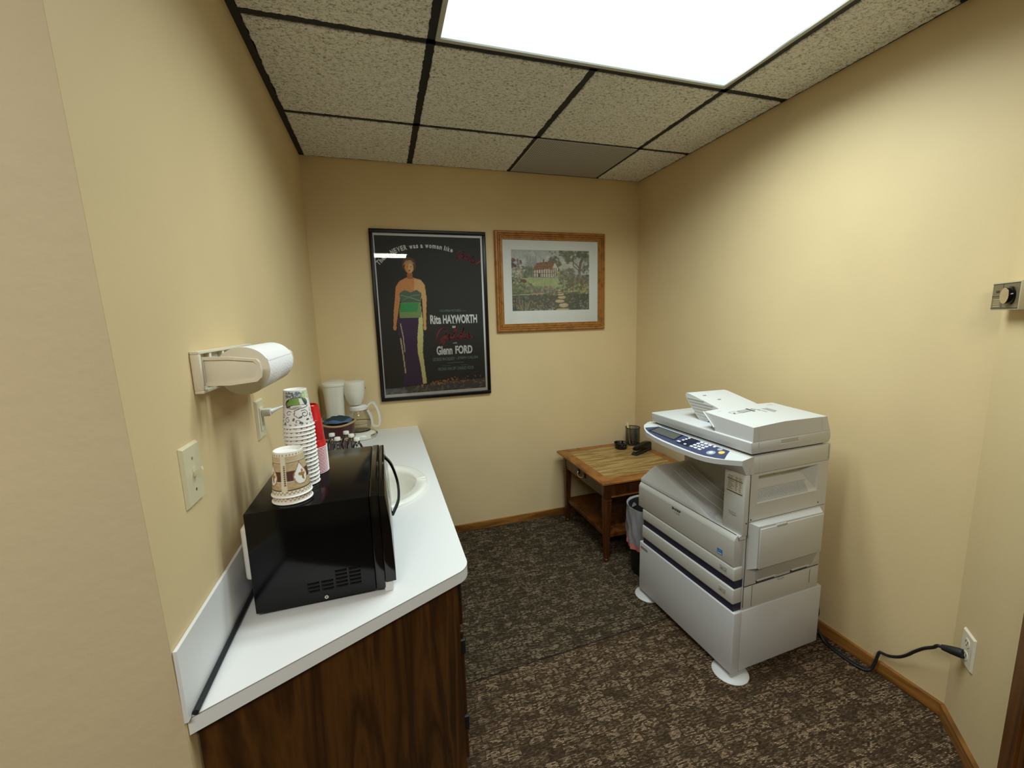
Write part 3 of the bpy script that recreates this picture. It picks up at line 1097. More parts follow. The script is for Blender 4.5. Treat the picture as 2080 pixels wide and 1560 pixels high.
class Painter:
    """colours a picture laid out 0..1 across and 0..1 up; aspect = width / height"""
    def __init__(self, w, h, rgb, aspect=None, seed=1):
        self.w, self.h = w, h
        self.img = raster(w, h, rgb)
        self.X, self.Y = np.meshgrid((np.arange(w) + 0.5) / w, (np.arange(h) + 0.5) / h)
        self.asp = aspect or w / h
        self.rs = np.random.RandomState(seed)

    def put(self, mask, rgb, a=1.0):
        if np.isscalar(a):
            self.img[mask] = self.img[mask] * (1 - a) + np.array(rgb) * a
        else:
            k = (a * mask)[..., None]
            self.img = self.img * (1 - k) + np.array(rgb) * k
        return self

    def poly(self, pts, rgb, a=1.0):
        return self.put(in_poly(pts, self.X, self.Y), rgb, a)

    def ell(self, cx, cy, rx, ry, rgb, a=1.0, rot=0.0):
        dx_, dy_ = (self.X - cx) * self.asp, self.Y - cy
        c, s = math.cos(rot), math.sin(rot)
        u, v = dx_ * c + dy_ * s, -dx_ * s + dy_ * c
        return self.put((u / (rx * self.asp)) ** 2 + (v / ry) ** 2 < 1, rgb, a)

    def line(self, pts, wd, rgb, a=1.0):
        m = np.zeros(self.X.shape, bool)
        for i in range(len(pts) - 1):
            (x0, y0), (x1, y1) = pts[i], pts[i + 1]
            ax, ay = x0 * self.asp, y0
            bx, by = x1 * self.asp, y1
            px, py = self.X * self.asp - ax, self.Y - ay
            L2_ = (bx - ax) ** 2 + (by - ay) ** 2 + 1e-12
            t_ = np.clip((px * (bx - ax) + py * (by - ay)) / L2_, 0, 1)
            m |= (px - t_ * (bx - ax)) ** 2 + (py - t_ * (by - ay)) ** 2 < (wd / 2) ** 2
        return self.put(m, rgb, a)

    def dabs(self, test, n, rmin, rmax, cols, a=0.8, flat=1.0):
        """n loose brush dabs whose centres satisfy test(x, y)"""
        k = 0
        tries = 0
        while k < n and tries < n * 30:
            tries += 1
            x, y = self.rs.rand(2)
            if test(x, y):
                r_ = rmin + (rmax - rmin) * self.rs.rand()
                c = np.array(cols[self.rs.randint(len(cols))]) * (0.85 + 0.3 * self.rs.rand())
                self.ell(x, y, r_ / self.asp, r_ * flat, c, a, self.rs.rand() * 3)
                k += 1
        return self

    def grain(self, amount):
        self.img *= 1 + amount * (self.rs.rand(self.h, self.w, 1) - 0.5)
        return self


def print_attr(me, cols):
    at = me.color_attributes.new('print', 'FLOAT_COLOR', 'POINT')
    c4 = np.ones((len(cols), 4), np.float32)
    c4[:, :3] = np.clip(cols, 0, 1)
    at.data.foreach_set('color', c4.ravel())


def painted_sheet(p, x0, x1, z0, z1, y, name, parent, thick=0.0008):
    """printed sheet standing in the XZ plane, facing -y"""
    w, h = p.w, p.h
    xs, zs = np.linspace(x0, x1, w), np.linspace(z0, z1, h)
    XX, ZZ = np.meshgrid(xs, zs)
    vs = np.stack([XX.ravel(), np.full(w * h, y), ZZ.ravel()], 1)
    i = (np.arange(h - 1)[:, None] * w + np.arange(w - 1)[None, :]).ravel()
    fs = np.stack([i, i + 1, i + w + 1, i + w], 1)
    me = bpy.data.meshes.new(name)
    me.from_pydata(vs.tolist(), [], fs.tolist())
    print_attr(me, p.img.reshape(-1, 3))
    me.materials.append(PRINT)
    o = bpy.data.objects.new(name, me)
    COL.objects.link(o)
    o.parent = parent
    return o


def cup_mesh(name, rr, rt, h, painter, roll=0.0025, n=96):
    """paper cup standing upside down, rim below at z=0, bottom above; painter wraps all the way round"""
    mh = painter.h
    prof = []
    body0, body1 = 0.004, h
    vs, cols, fs, mi = [], [], [], []

    def ring(r, z, c):
        b = len(vs)
        for k in range(n):
            a = 2 * PI * k / n
            vs.append((r * math.cos(a), r * math.sin(a), z))
            cols.append(c[k] if c is not None else (0.78, 0.77, 0.73))
        return b
    rings = []
    white = None
    # rolled rim
    rb = rr - roll
    for k in range(7):
        a = -PI * 0.5 + PI * k / 6
        rings.append(ring(rb + roll * math.cos(a), roll + roll * math.sin(a) * 0.8, white))
    for j in range(mh):
        f = j / (mh - 1)
        z = body0 + (body1 - body0) * f
        r = rb + (rt - rb) * f
        row = painter.img[j]
        idx = (np.arange(n) * painter.w / n).astype(int)
        rings.append(ring(r, z, [tuple(row[i]) for i in idx]))
    # bottom: lip, then the recessed disc
    rings.append(ring(rt - 0.0012, h + 0.0006, white))
    rings.append(ring(rt - 0.0022, h - 0.0005, white))
    rings.append(ring(rt - 0.0030, h - 0.008, white))
    rings.append(ring(0.0008, h - 0.008, white))
    for a, b in zip(rings[:-1], rings[1:]):
        for k in range(n):
            k2 = (k + 1) % n
            fs.append((a + k, a + k2, b + k2, b + k))
    me = bpy.data.meshes.new(name)
    me.from_pydata(vs, [], fs)
    print_attr(me, np.array(cols))
    me.materials.append(CUP_PRINT)
    me.polygons.foreach_set('use_smooth', [True] * len(fs))
    me.set_sharp_from_angle(angle=math.radians(50))
    return me


ORD = ['top', 'second', 'third', 'fourth', 'fifth', 'sixth', 'seventh', 'eighth', 'ninth', 'tenth', 'eleventh', 'twelfth',
       'thirteenth', 'fourteenth', 'fifteenth', 'sixteenth', 'seventeenth', 'eighteenth', 'nineteenth', 'twentieth']

# direction from the cups to the camera, as an angle round the cup: the print is laid out from there
CAM2 = (0.35935, -2.65287)


def face_angle(x, y):
    return math.atan2(CAM2[1] - y, CAM2[0] - x)


# tan coffee cups: marbled bands, brown band with woven text, white drop with a bean flower
tan = Painter(240, 84, (0.78, 0.75, 0.66), aspect=2 * PI * 0.037 / 0.10, seed=3)
X_, Y_ = tan.X, tan.Y
nz_ = tan.rs.rand(84, 240)
for _ in range(3):
    nz_ = (nz_ + np.roll(nz_, 1, 0) + np.roll(nz_, 1, 1) + np.roll(nz_, -1, 1) + np.roll(nz_, 2, 1)) / 5
nz_ = (nz_ - nz_.min()) / (nz_.max() - nz_.min())


def marble(m, c1, c2):
    k = nz_[..., None]
    tan.img[m] = (np.array(c1) * (1 - k) + np.array(c2) * k)[m]


marble((Y_ > 0.13) & (Y_ < 0.33), (0.60, 0.47, 0.27), (0.36, 0.25, 0.12))
marble((Y_ > 0.57) & (Y_ < 0.76), (0.58, 0.46, 0.28), (0.38, 0.28, 0.14))
marble((Y_ > 0.78) & (Y_ < 0.90), (0.62, 0.52, 0.34), (0.45, 0.34, 0.18))
tan.put((Y_ > 0.34) & (Y_ < 0.57), (0.075, 0.020, 0.014))
tan.put((Y_ > 0.35) & (Y_ < 0.56) & ((np.floor(Y_ * 84) % 3) == 0) & ((np.floor(X_ * 240) % 3) > 0), (0.15, 0.06, 0.04))
for yy in (0.145, 0.765):
    tan.put(np.abs(Y_ - yy) < 0.009, (0.04, 0.02, 0.012))
for yy, ph in ((0.93, 0), (0.06, 0), (0.10, 1)):
    tan.put((np.abs(Y_ - yy) < 0.018) & ((np.floor(X_ * 56) % 2) == ph), (0.42, 0.30, 0.16))
# white drops, three round the cup; the seam with small print is at angle 0 of the layout
for cxd in (0.165, 0.52, 0.865):
    tan.ell(cxd, 0.42, 0.075, 0.20, (0.30, 0.18, 0.09))
    tan.poly([(cxd - 0.060, 0.50), (cxd, 0.78), (cxd + 0.060, 0.50)], (0.30, 0.18, 0.09))
    tan.ell(cxd, 0.42, 0.064, 0.175, (0.80, 0.79, 0.74))
    tan.poly([(cxd - 0.050, 0.52), (cxd, 0.72), (cxd + 0.050, 0.52)], (0.80, 0.79, 0.74))
    tan.ell(cxd + 0.020, 0.40, 0.014, 0.095, (0.26, 0.13, 0.03), rot=0.2)
    tan.ell(cxd - 0.006, 0.46, 0.020, 0.038, (0.34, 0.19, 0.05), rot=-0.5)
    tan.ell(cxd + 0.035, 0.45, 0.018, 0.035, (0.34, 0.19, 0.05), rot=0.5)
    tan.ell(cxd + 0.018, 0.52, 0.012, 0.05, (0.34, 0.19, 0.05))
for xs_ in (0.0,):
    m = (X_ < 0.035) | (X_ > 0.985)
    tan.put(m & (Y_ > 0.13) & (Y_ < 0.92), (0.70, 0.64, 0.50))
    for xx in (0.008, 0.020):
        tan.put((np.abs(X_ - xx) < 0.004) & (Y_ > 0.24) & (Y_ < 0.70) & ((np.floor(Y_ * 84) % 4) > 0), (0.10, 0.06, 0.04))
tan_me = cup_mesh('paper_cup', 0.0435, 0.0305, 0.103, tan, n=120)
TC = (0.1345, -1.620)
ft = face_angle(*TC)
for k in range(2):
    o = bpy.data.objects.new('paper_cup', tan_me)
    COL.objects.link(o)
    o.location = (TC[0], TC[1], MT + 0.0155 * (1 - k))
    o.rotation_euler = (0, 0, ft - 0.42)
    tag(o, ['upside-down tan coffee-print paper cup, upper one of the nested pair nearest the camera',
            'upside-down tan paper cup, mostly hidden under its twin on the microwave edge'][k], 'cup', 'tan paper cups on the microwave')

# white cups: teal and green wash, green cup drawing, brown steam curls with beans
wc = Painter(256, 100, (0.76, 0.75, 0.72), aspect=2 * PI * 0.031 / 0.093, seed=8)
DK = (0.05, 0.035, 0.025)
GR = (0.20, 0.36, 0.07)


def curl(cx, cy, r, a0_, turns, grow, wd=0.018, flip=1):
    pts = []
    for i in range(26):
        t_ = i / 25
        a_ = a0_ + flip * turns * 2 * PI * t_
        rr_ = r * (1 - grow * t_)
        pts.append((cx + rr_ * math.cos(a_) / wc.asp, cy + rr_ * math.sin(a_)))
    wc.line(pts, wd, DK)
    return pts


for k in range(2):
    ox = k / 2.0

    def U(x):
        return ox + x / 2.0
    # washes up by the cup's bottom
    wc.dabs(lambda x, y: U(0.18) < x < U(0.62) and 0.80 < y < 0.95, 90, 0.02, 0.05, [(0.08, 0.13, 0.16), (0.13, 0.19, 0.22), (0.18, 0.24, 0.25)], 0.7, 0.4)
    wc.dabs(lambda x, y: U(0.62) < x < U(0.86) and 0.76 < y < 0.95, 50, 0.02, 0.04, [(0.34, 0.50, 0.18), (0.42, 0.58, 0.26)], 0.7)
    # tipped cup
    wc.ell(U(0.47), 0.66, 0.148, 0.145, DK)
    wc.ell(U(0.46), 0.66, 0.136, 0.130, GR)
    wc.poly([(U(0.52), 0.78), (U(0.60), 0.76), (U(0.66), 0.58), (U(0.55), 0.56)], (0.74, 0.74, 0.70))
    wc.poly([(U(0.60), 0.77), (U(0.68), 0.72), (U(0.76), 0.60), (U(0.67), 0.57)], (0.03, 0.06, 0.07))
    wc.poly([(U(0.20), 0.45), (U(0.80), 0.45), (U(0.80), 0.545), (U(0.20), 0.545)], (0.76, 0.75, 0.72))
    wc.ell(U(0.48), 0.545, 0.138, 0.060, DK)
    wc.ell(U(0.48), 0.548, 0.122, 0.044, (0.74, 0.74, 0.70))
    wc.ell(U(0.46), 0.535, 0.055, 0.022, (0.40, 0.37, 0.32))
    wc.line([(U(0.27), 0.74), (U(0.18), 0.66), (U(0.20), 0.55), (U(0.30), 0.56)], 0.032, DK)
    # curls of steam
    curl(U(0.62), 0.34, 0.11, 2.2, 1.25, 0.72, 0.020, -1)
    wc.line([(U(0.52), 0.49), (U(0.40), 0.45), (U(0.38), 0.33), (U(0.47), 0.24)], 0.019, DK)
    curl(U(0.26), 0.38, 0.07, 0.5, 0.9, 0.6, 0.016, 1)
    curl(U(0.22), 0.20, 0.075, 1.2, 1.0, 0.65, 0.016, 1)
    curl(U(0.44), 0.14, 0.065, -1.0, 0.8, 0.6, 0.016, 1)
    curl(U(0.83), 0.20, 0.075, 2.8, 1.0, 0.62, 0.016, -1)
    curl(U(0.80), 0.42, 0.05, 2.0, 0.9, 0.6, 0.014, -1)
    curl(U(0.06), 0.30, 0.07, 2.0, 0.9, 0.6, 0.015, -1)
    for (bx_, by_, br_) in ((0.52, 0.26, 0.4), (0.36, 0.21, 1.2), (0.68, 0.17, 0.1), (0.52, 0.11, -0.6), (0.14, 0.10, 0.9), (0.90, 0.35, 0.5), (0.78, 0.30, 1.0), (0.02, 0.16, 0.3)):
        wc.ell(U(bx_), by_, 0.022, 0.026, DK, rot=br_)
        wc.ell(U(bx_ + 0.004), by_, 0.004, 0.018, (0.35, 0.31, 0.26), rot=br_)
for xx in np.linspace(0.02, 0.98, 17):
    wc.line([(xx - 0.012, 0.085), (xx, 0.05), (xx + 0.012, 0.075)], 0.016, DK)
wc_me = cup_mesh('paper_cup', 0.037, 0.0258, 0.093, wc, n=128)
WC_ = (0.1445, -1.5240)
fw = face_angle(*WC_)
NW = 16
for k in range(NW):
    o = bpy.data.objects.new('paper_cup', wc_me)
    COL.objects.link(o)
    o.location = (WC_[0] + 0.0004 * math.sin(k * 2.1), WC_[1] + 0.0004 * math.cos(k * 1.7), MT + 0.0100 * (NW - 1 - k))
    o.rotation_euler = (0, 0, fw - (0.47 / 2.0) * 2 * PI + 0.05 + (0 if k == 0 else 0.7 * k))
    tag(o, ('top white paper cup with green cup drawing, upside down on the tall stack' if k == 0 else
            ('bottom white paper cup of the tall stack, standing on the microwave' if k == NW - 1 else
             '%s white paper cup from the top of the tall stack, only its rim band showing' % ORD[k])), 'cup', 'tall stack of white paper cups')

# red plastic cups
rc = MB()
NR = 18
rh = 0.1165
prof = [(0.0388, 0.0), (0.0400, 0.0002), (0.0404, 0.0006), (0.0400, 0.0011), (0.0386, 0.0013)]
bodyp = [(0.0386, 0.0013), (0.0375, 0.010), (0.0371, 0.0105), (0.0365, 0.0200), (0.0361, 0.0204), (0.0348, 0.045), (0.0330, 0.075), (0.0325, 0.0755), (0.0304, 0.098), (0.0290, 0.1010), (0.0283, 0.1100), (0.0272, 0.1150), (0.0258, 0.1165), (0.0240, 0.1160), (0.0225, 0.1105), (0.0008, 0.1100)]
rc.lathe(bodyp, CUP_RED, 48)
rc_me_o = rc.build('plastic_cup', smooth=40)
rim_mb = MB().lathe(prof, CUP_INNER, 48)
rim_o = rim_mb.build('rim', rc_me_o, smooth=50)
RC_ = (0.1525, -1.4355)
pitch = (0.070) / (NR - 1)
for k in range(NR):
    if k == 0:
        o, ro = rc_me_o, rim_o
    else:
        o = rc_me_o.copy()
        COL.objects.link(o)
        ro = rim_o.copy()
        COL.objects.link(ro)
        ro.parent = o
    o.location = (RC_[0], RC_[1], MT + pitch * (NR - 1 - k))
    ro['label'] = 'white rolled rim'
    tag(o, ('red plastic cup, upside down on top of the red stack' if k == 0 else
            ('lowest red plastic cup of its stack, standing on the microwave' if k == NR - 1 else
             '%s red plastic cup from the top of its stack, showing only a white rim' % ORD[k])), 'cup', 'stack of red plastic cups')

# ------------------------------------------------------------------ coffee maker (its front faces the room, +x)
cm = thing('coffee_maker', 'white drip coffee maker in the back corner of the countertop', 'coffee maker', (0.075, -0.145, CZ))


def oval(rx, ry, n=28, sq=2.5, cx=0.0, cy=0.0):
    o_ = []
    for i in range(n):
        a = 2 * PI * i / n
        c, s = math.cos(a), math.sin(a)
        o_.append((cx + rx * math.copysign(abs(c) ** (2 / sq), c), cy + ry * math.copysign(abs(s) ** (2 / sq), s)))
    return o_


def loft(mb, rings, mat, cap=True):
    """rings: list of (outline, z)"""
    vs, fs = [], []
    n = len(rings[0][0])
    for ol, z in rings:
        vs += [(x, y, z) for x, y in ol]
    for j in range(len(rings) - 1):
        for i in range(n):
            k = (i + 1) % n
            fs.append((j * n + i, j * n + k, (j + 1) * n + k, (j + 1) * n + i))
    if cap:
        fs.append(tuple(range(n))[::-1])
        fs.append(tuple((len(rings) - 1) * n + i for i in range(n)))
    return mb.add(vs, fs, mat)


base = MB()
loft(base, [(oval(0.125, 0.095, 32, 2.6, 0.086), 0.001), (oval(0.130, 0.100, 32, 2.6, 0.086), 0.006), (oval(0.130, 0.100, 32, 2.6, 0.086), 0.020), (oval(0.118, 0.088, 32, 2.4, 0.084), 0.036), (oval(0.10, 0.075, 32, 2.2, 0.09), 0.040)], CREAM_PL)
base.build('base', cm, smooth=40)
MB().lathe([(0.0005, 0.0425), (0.054, 0.0425), (0.058, 0.041), (0.059, 0.039)], BLACK_MATT, 32, (0.125, 0, 0)).build('warming_plate', cm, smooth=50)
# chrome switch plate on the front of the base
sp_ = MB()
lo_, hi_ = oval(0.1312, 0.1012, 96, 2.6, 0.086), oval(0.1275, 0.0975, 96, 2.6, 0.086)
for i in list(range(84, 96)) + list(range(0, 5)):
    k = (i + 1) % 96
    sp_.add([(*lo_[i], 0.010), (*lo_[k], 0.010), (*lo_[k], 0.0205), (*lo_[i], 0.0205)], [(0, 1, 2, 3)], BRUSHED)
    sp_.add([(*lo_[i], 0.0205), (*lo_[k], 0.0205), (*hi_[k], 0.0265), (*hi_[i], 0.0265)], [(0, 1, 2, 3)], BRUSHED)
sp_.build('switch_plate', cm, smooth=60, fix=False)
MB().box(0.212, 0.220, -0.014, 0.010, 0.012, 0.024, BLACK_MATT, 0.002).build('switch', cm)
col_ = MB()
loft(col_, [(oval(0.052, 0.078, 32, 3.0, 0.004), 0.030), (oval(0.048, 0.070, 32, 3.0, 0.004), 0.10), (oval(0.048, 0.070, 32, 3.0, 0.004), 0.16), (oval(0.054, 0.077, 32, 3.0, 0.006), 0.25), (oval(0.061, 0.086, 32, 3.0, 0.008), 0.315)], CREAM_PL)
col_.build('reservoir', cm, smooth=40)
lid = MB()
loft(lid, [(oval(0.063, 0.088, 32, 3.0, 0.008), 0.3155), (oval(0.065, 0.090, 32, 3.0, 0.008), 0.324), (oval(0.063, 0.088, 32, 3.0, 0.008), 0.331), (oval(0.050, 0.07, 32, 2.6, 0.008), 0.339), (oval(0.02, 0.03, 32, 2.2, 0.008), 0.342)], CREAM_PL)
lid.build('reservoir_lid', cm, smooth=40)
bk = MB()
bk.lathe([(0.0005, 0.198), (0.030, 0.198), (0.034, 0.205), (0.050, 0.235), (0.058, 0.268), (0.0605, 0.300), (0.0615, 0.322), (0.060, 0.329), (0.046, 0.335), (0.0005, 0.337)], CREAM_PL, 40, (0.113, -0.020, 0))
bk.build('filter_basket', cm, smooth=40)
tl = MB()
for i in range(5):
    tl.box(0.1715, 0.1746, -0.026 + 0.005 * i, -0.0225 + 0.005 * i, 0.287, 0.293, INK)
tl.build('maker_logo', cm)
cf = MB()
gp = [(0.050, 0.045), (0.060, 0.052), (0.066, 0.075), (0.0665, 0.095), (0.062, 0.122), (0.052, 0.150), (0.046, 0.168), (0.045, 0.182)]
cf.lathe([(0.0005, 0.0445)] + gp, CARAFE, 40, (0.125, -0.004, 0))
car = cf.build('carafe', cm, smooth=60)
cb = MB().lathe([(0.047, 0.166), (0.0485, 0.166), (0.0490, 0.184), (0.044, 0.190), (0.030, 0.193), (0.0005, 0.193), (0.0005, 0.190), (0.040, 0.187), (0.047, 0.181)], WHITE_PL, 40, (0.125, -0.004, 0))
cb.build('collar', car, smooth=40)
MB().lathe([(0.0672, 0.088), (0.0680, 0.088), (0.0680, 0.093), (0.0672, 0.093)], INK_G, 40, (0.125, -0.004, 0), close=True).build('band', car)
hn = MB()
ha = math.radians(-12)
hp = smooth_path([(0.048, 0, 0.177), (0.072, 0, 0.200), (0.090, 0, 0.200), (0.108, 0, 0.165), (0.117, 0, 0.120), (0.117, 0, 0.085), (0.108, 0, 0.066), (0.085, 0, 0.064), (0.074, 0, 0.072), (0.073, 0, 0.095), (0.066, 0, 0.128), (0.052, 0, 0.160)], 5)
for i in range(len(hp) - 1):
    p, q = hp[i], hp[i + 1]
    d_ = (q - p).normalized()
    nn_ = Vector((-d_.z, 0, d_.x)) * 0.005
    hw = 0.0085
    hn.hexa([(p - nn_ + Vector((0, -hw, 0)))[:], (p + nn_ + Vector((0, -hw, 0)))[:], (p + nn_ + Vector((0, hw, 0)))[:], (p - nn_ + Vector((0, hw, 0)))[:],
             (q - nn_ + Vector((0, -hw, 0)))[:], (q + nn_ + Vector((0, -hw, 0)))[:], (q + nn_ + Vector((0, hw, 0)))[:], (q - nn_ + Vector((0, hw, 0)))[:]], WHITE_PL)
hn.xf(Matrix.Translation((0.125, -0.004, 0)) @ Matrix.Rotation(ha, 4, 'Z'))
hn.build('handle', car)

# ------------------------------------------------------------------ burgundy basket with blue cloth
bk_t = thing('basket', 'burgundy oval basket with tan rim beside the coffee maker', 'basket', (0.106, -0.330, CZ))
b = MB()
loft(b, [(oval(0.066, 0.058, 32, 2.4), 0.001), (oval(0.074, 0.066, 32, 2.4), 0.05), (oval(0.082, 0.074, 32, 2.4), 0.136)], BURGUNDY)
b.build('bowl', bk_t, smooth=40)
for nm, z, r_, wav in (('rim', 0.139, 0.086, 0.006), ('lower_band', 0.062, 0.0775, 0.0)):
    rim = MB()
    n = 48
    pts = []
    for i in range(n + 1):
        a = 2 * PI * i / n
        pts.append((r_ * math.cos(a), r_ * 0.9 * math.sin(a), z + wav * math.cos(2 * a)))
    rim.tube(pts, 0.0055, WICKER, 8, cap=False)
    rim.build(nm, bk_t, smooth=60)
cl = MB()
rs = np.random.RandomState(4)
n, m = 28, 10
vs, fs = [], []
for j in range(m):
    for i in range(n):
        a = 2 * PI * i / n
        f = j / (m - 1)
        r_ = 0.070 * math.cos(f * PI / 2) + 0.001
        z = 0.141 + 0.027 * math.sin(f * PI / 2) + 0.004 * math.sin(3 * a + 4 * f) * (1 - f) + 0.003 * math.sin(5 * a - 6 * f)
        vs.append((r_ * math.cos(a), r_ * 0.85 * math.sin(a), z))
for j in range(m - 1):
    for i in range(n):
        k = (i + 1) % n
        fs.append((j * n + i, j * n + k, (j + 1) * n + k, (j + 1) * n + i))
cl.add(vs[:4 * n], [f_ for f_ in fs if max(f_) < 4 * n], CLOTH_BLUE)
cl.add(vs[3 * n:], [tuple(i - 3 * n for i in f_) for f_ in fs if min(f_) >= 3 * n], CLOTH_TEAL)
o = cl.build('folded_cloth', smooth=70)
o.location = (0.106, -0.330, CZ + 0.004)
tag(o, 'dark teal and blue folded cloth lying on the burgundy basket', 'cloth')

# ------------------------------------------------------------------ small water bottles behind the microwave
bt = thing('water_bottle', '', 'bottle', (0, 0, CZ))
b = MB()
bp = [(0.0005, 0.002), (0.020, 0.001), (0.0245, 0.006), (0.0250, 0.030), (0.0238, 0.034), (0.0250, 0.038), (0.0250, 0.060), (0.0238, 0.064), (0.0250, 0.068), (0.0250, 0.092), (0.0235, 0.105), (0.0180, 0.118), (0.0125, 0.126), (0.0118, 0.132), (0.0145, 0.1335), (0.0118, 0.135)]
b.lathe(bp, BOTTLE_CLEAR, 32)
bb_ = b.build('body', bt, smooth=40)
c = MB().lathe([(0.0128, 0.1362), (0.0132, 0.137), (0.0132, 0.148), (0.0122, 0.150), (0.0005, 0.150)], CUP_WHITE, 28)
cc_ = c.build('cap', bt, smooth=40)
spots = [(0.104, -0.605, 'clear water bottle with white cap, leftmost behind the microwave'),
         (0.165, -0.590, 'clear water bottle in the middle of the row behind the microwave'),
         (0.220, -0.730, 'clear water bottle, rightmost behind the microwave, below the coffee maker base'),
         (0.192, -0.655, 'clear water bottle tucked between the middle and rightmost bottles'),
         (0.136, -0.690, 'clear water bottle nearest the microwave, in front of the leftmost bottles')]
for i, (x, y, lab) in enumerate(spots):
    o = bt
    if i:
        o = bt.copy()
        COL.objects.link(o)
        for ch in (bb_, cc_):
            d_ = ch.copy()
            COL.objects.link(d_)
            d_.parent = o
    o.location = (x, y, CZ)
    tag(o, lab, 'bottle', 'small water bottles behind the microwave')

# ------------------------------------------------------------------ paper towel holder on the left wall
th = thing('towel_holder', 'almond plastic paper towel holder on the left wall', 'paper towel holder', (0.0, 0.0, 0.0))
TY0, TY1, TZ0, TZ1 = -1.699, -1.345, 1.294, 1.378
pl = MB()
for a in ((TY0, TY1, TZ1 - 0.006, TZ1), (TY0, TY1, TZ0, TZ0 + 0.006), (TY0, TY0 + 0.010, TZ0 + 0.006, TZ1 - 0.006), (TY1 - 0.010, TY1, TZ0 + 0.006, TZ1 - 0.006)):
    pl.box(0.0006, 0.0165, a[0], a[1], a[2], a[3], ALMOND, 0.0015)
pl.box(0.0006, 0.005, TY0 + 0.008, TY1 - 0.008, TZ0 + 0.005, TZ1 - 0.005, ALMOND_D)
for yy in (-1.635, -1.56, -1.47, -1.41):
    pl.box(0.005, 0.0145, yy - 0.006, yy + 0.006, TZ0 + 0.005, TZ1 - 0.005, ALMOND, 0.001)
pl.build('back_plate', th, smooth=30)
RX, RZ, RR = 0.068, 1.3285, 0.0510
for nm, ya, sgn in (('near_arm', -1.683, 1), ('far_arm', -1.352, -1)):
    ar = MB()
    ol = [(0.012, 1.308), (0.060, 1.3060), (0.108, 1.3105), (0.1155, 1.318), (0.1175, 1.333), (0.1155, 1.350), (0.110, 1.3570), (0.060, 1.3640), (0.012, 1.3655)]
    yb = ya + 0.009 * sgn
    ar.prism(ol, min(ya, yb), max(ya, yb), ALMOND, axis='y', bev=0.002)
    # raised lip round the outer face, so that the middle reads as a shallow tray
    n = len(ol)
    cx_, cz_ = 0.062, 1.335
    for i in range(n):
        (xa, za), (xb, zb_) = ol[i], ol[(i + 1) % n]

        def sh(x, z):
            return (cx_ + (x - cx_) * 0.88, cz_ + (z - cz_) * 0.80)
        (xc, zc), (xd, zd) = sh(xa, za), sh(xb, zb_)
        y0_, y1_ = ya, ya - 0.004 * sgn
        ar.hexa([(xa, y0_, za), (xb, y0_, zb_), (xd, y0_, zd), (xc, y0_, zc), (xa, y1_, za), (xb, y1_, zb_), (xd, y1_, zd), (xc, y1_, zc)], ALMOND)
    ar.lathe([(0.0005, ya + 0.010 * sgn), (0.016, ya + 0.010 * sgn), (0.016, ya + 0.040 * sgn), (0.0005, ya + 0.040 * sgn)], ALMOND, 24, (RX, 0, RZ), axis='y')
    ar.build('arm', th, smooth=35)
# roll
roll = thing('paper_towel_roll', 'white paper towel roll hanging in the wall holder', 'paper towel', (RX, -1.625, RZ))
LEN = 0.252
rl = MB()
n = 72
pr = []
for k in range(n):
    a = 2 * PI * k / n
    r_ = RR + 0.0006 * math.sin(3 * a) + (0.0012 * ((a / (2 * PI) + 0.60) % 1.0))
    pr.append((r_ * math.cos(a), r_ * math.sin(a)))
vs, fs = [], []
for j in range(13):
    yy = LEN * j / 12
    for (x, z) in pr:
        vs.append((x, yy, z))
for j in range(12):
    for k in range(n):
        k2 = (k + 1) % n
        fs.append((j * n + k, j * n + k2, (j + 1) * n + k2, (j + 1) * n + k))
rl.add(vs, fs, PAPER)
for yy in (0.0, LEN):
    rl.add([(x, yy, z) for x, z in pr] + [(0.019 * math.cos(2 * PI * k / n), yy, 0.019 * math.sin(2 * PI * k / n)) for k in range(n)],
           [(k, (k + 1) % n, n + (k + 1) % n, n + k) for k in range(n)], PAPER_END)
rl.build('roll', roll, smooth=50)
MB().lathe([(0.0185, 0.0), (0.0185, LEN), (0.0172, LEN), (0.0172, 0.0)], PAPER_END, 32, axis='y', close=True).build('core', roll, smooth=50)
lf = MB()
aa = 0.50
for j in range(10):
    a0_, a1_ = aa - 0.12 + 0.012 * j, aa - 0.12 + 0.012 * (j + 1)
    r0_ = RR + 0.0022
    lf.add([(r0_ * math.cos(a0_), 0.001, r0_ * math.sin(a0_)), (r0_ * math.cos(a1_), 0.001, r0_ * math.sin(a1_)), (r0_ * math.cos(a1_), LEN - 0.001, r0_ * math.sin(a1_)), (r0_ * math.cos(a0_), LEN - 0.001, r0_ * math.sin(a0_))], [(0, 1, 2, 3)], PAPER)
lf.build('loose_sheet', roll, fix=False)


# ------------------------------------------------------------------ wall plates
def plate_mesh(w, h, t_, mat):
    """bevelled wall plate in the XZ plane, front towards -y"""
    mb = MB()
    mb.hexa([(-w / 2, 0, -h / 2), (w / 2, 0, -h / 2), (w / 2, 0, h / 2), (-w / 2, 0, h / 2),
             (-w / 2 + 0.004, -t_, -h / 2 + 0.004), (w / 2 - 0.004, -t_, -h / 2 + 0.004), (w / 2 - 0.004, -t_, h / 2 - 0.004), (-w / 2 + 0.004, -t_, h / 2 - 0.004)], mat)
    return mb


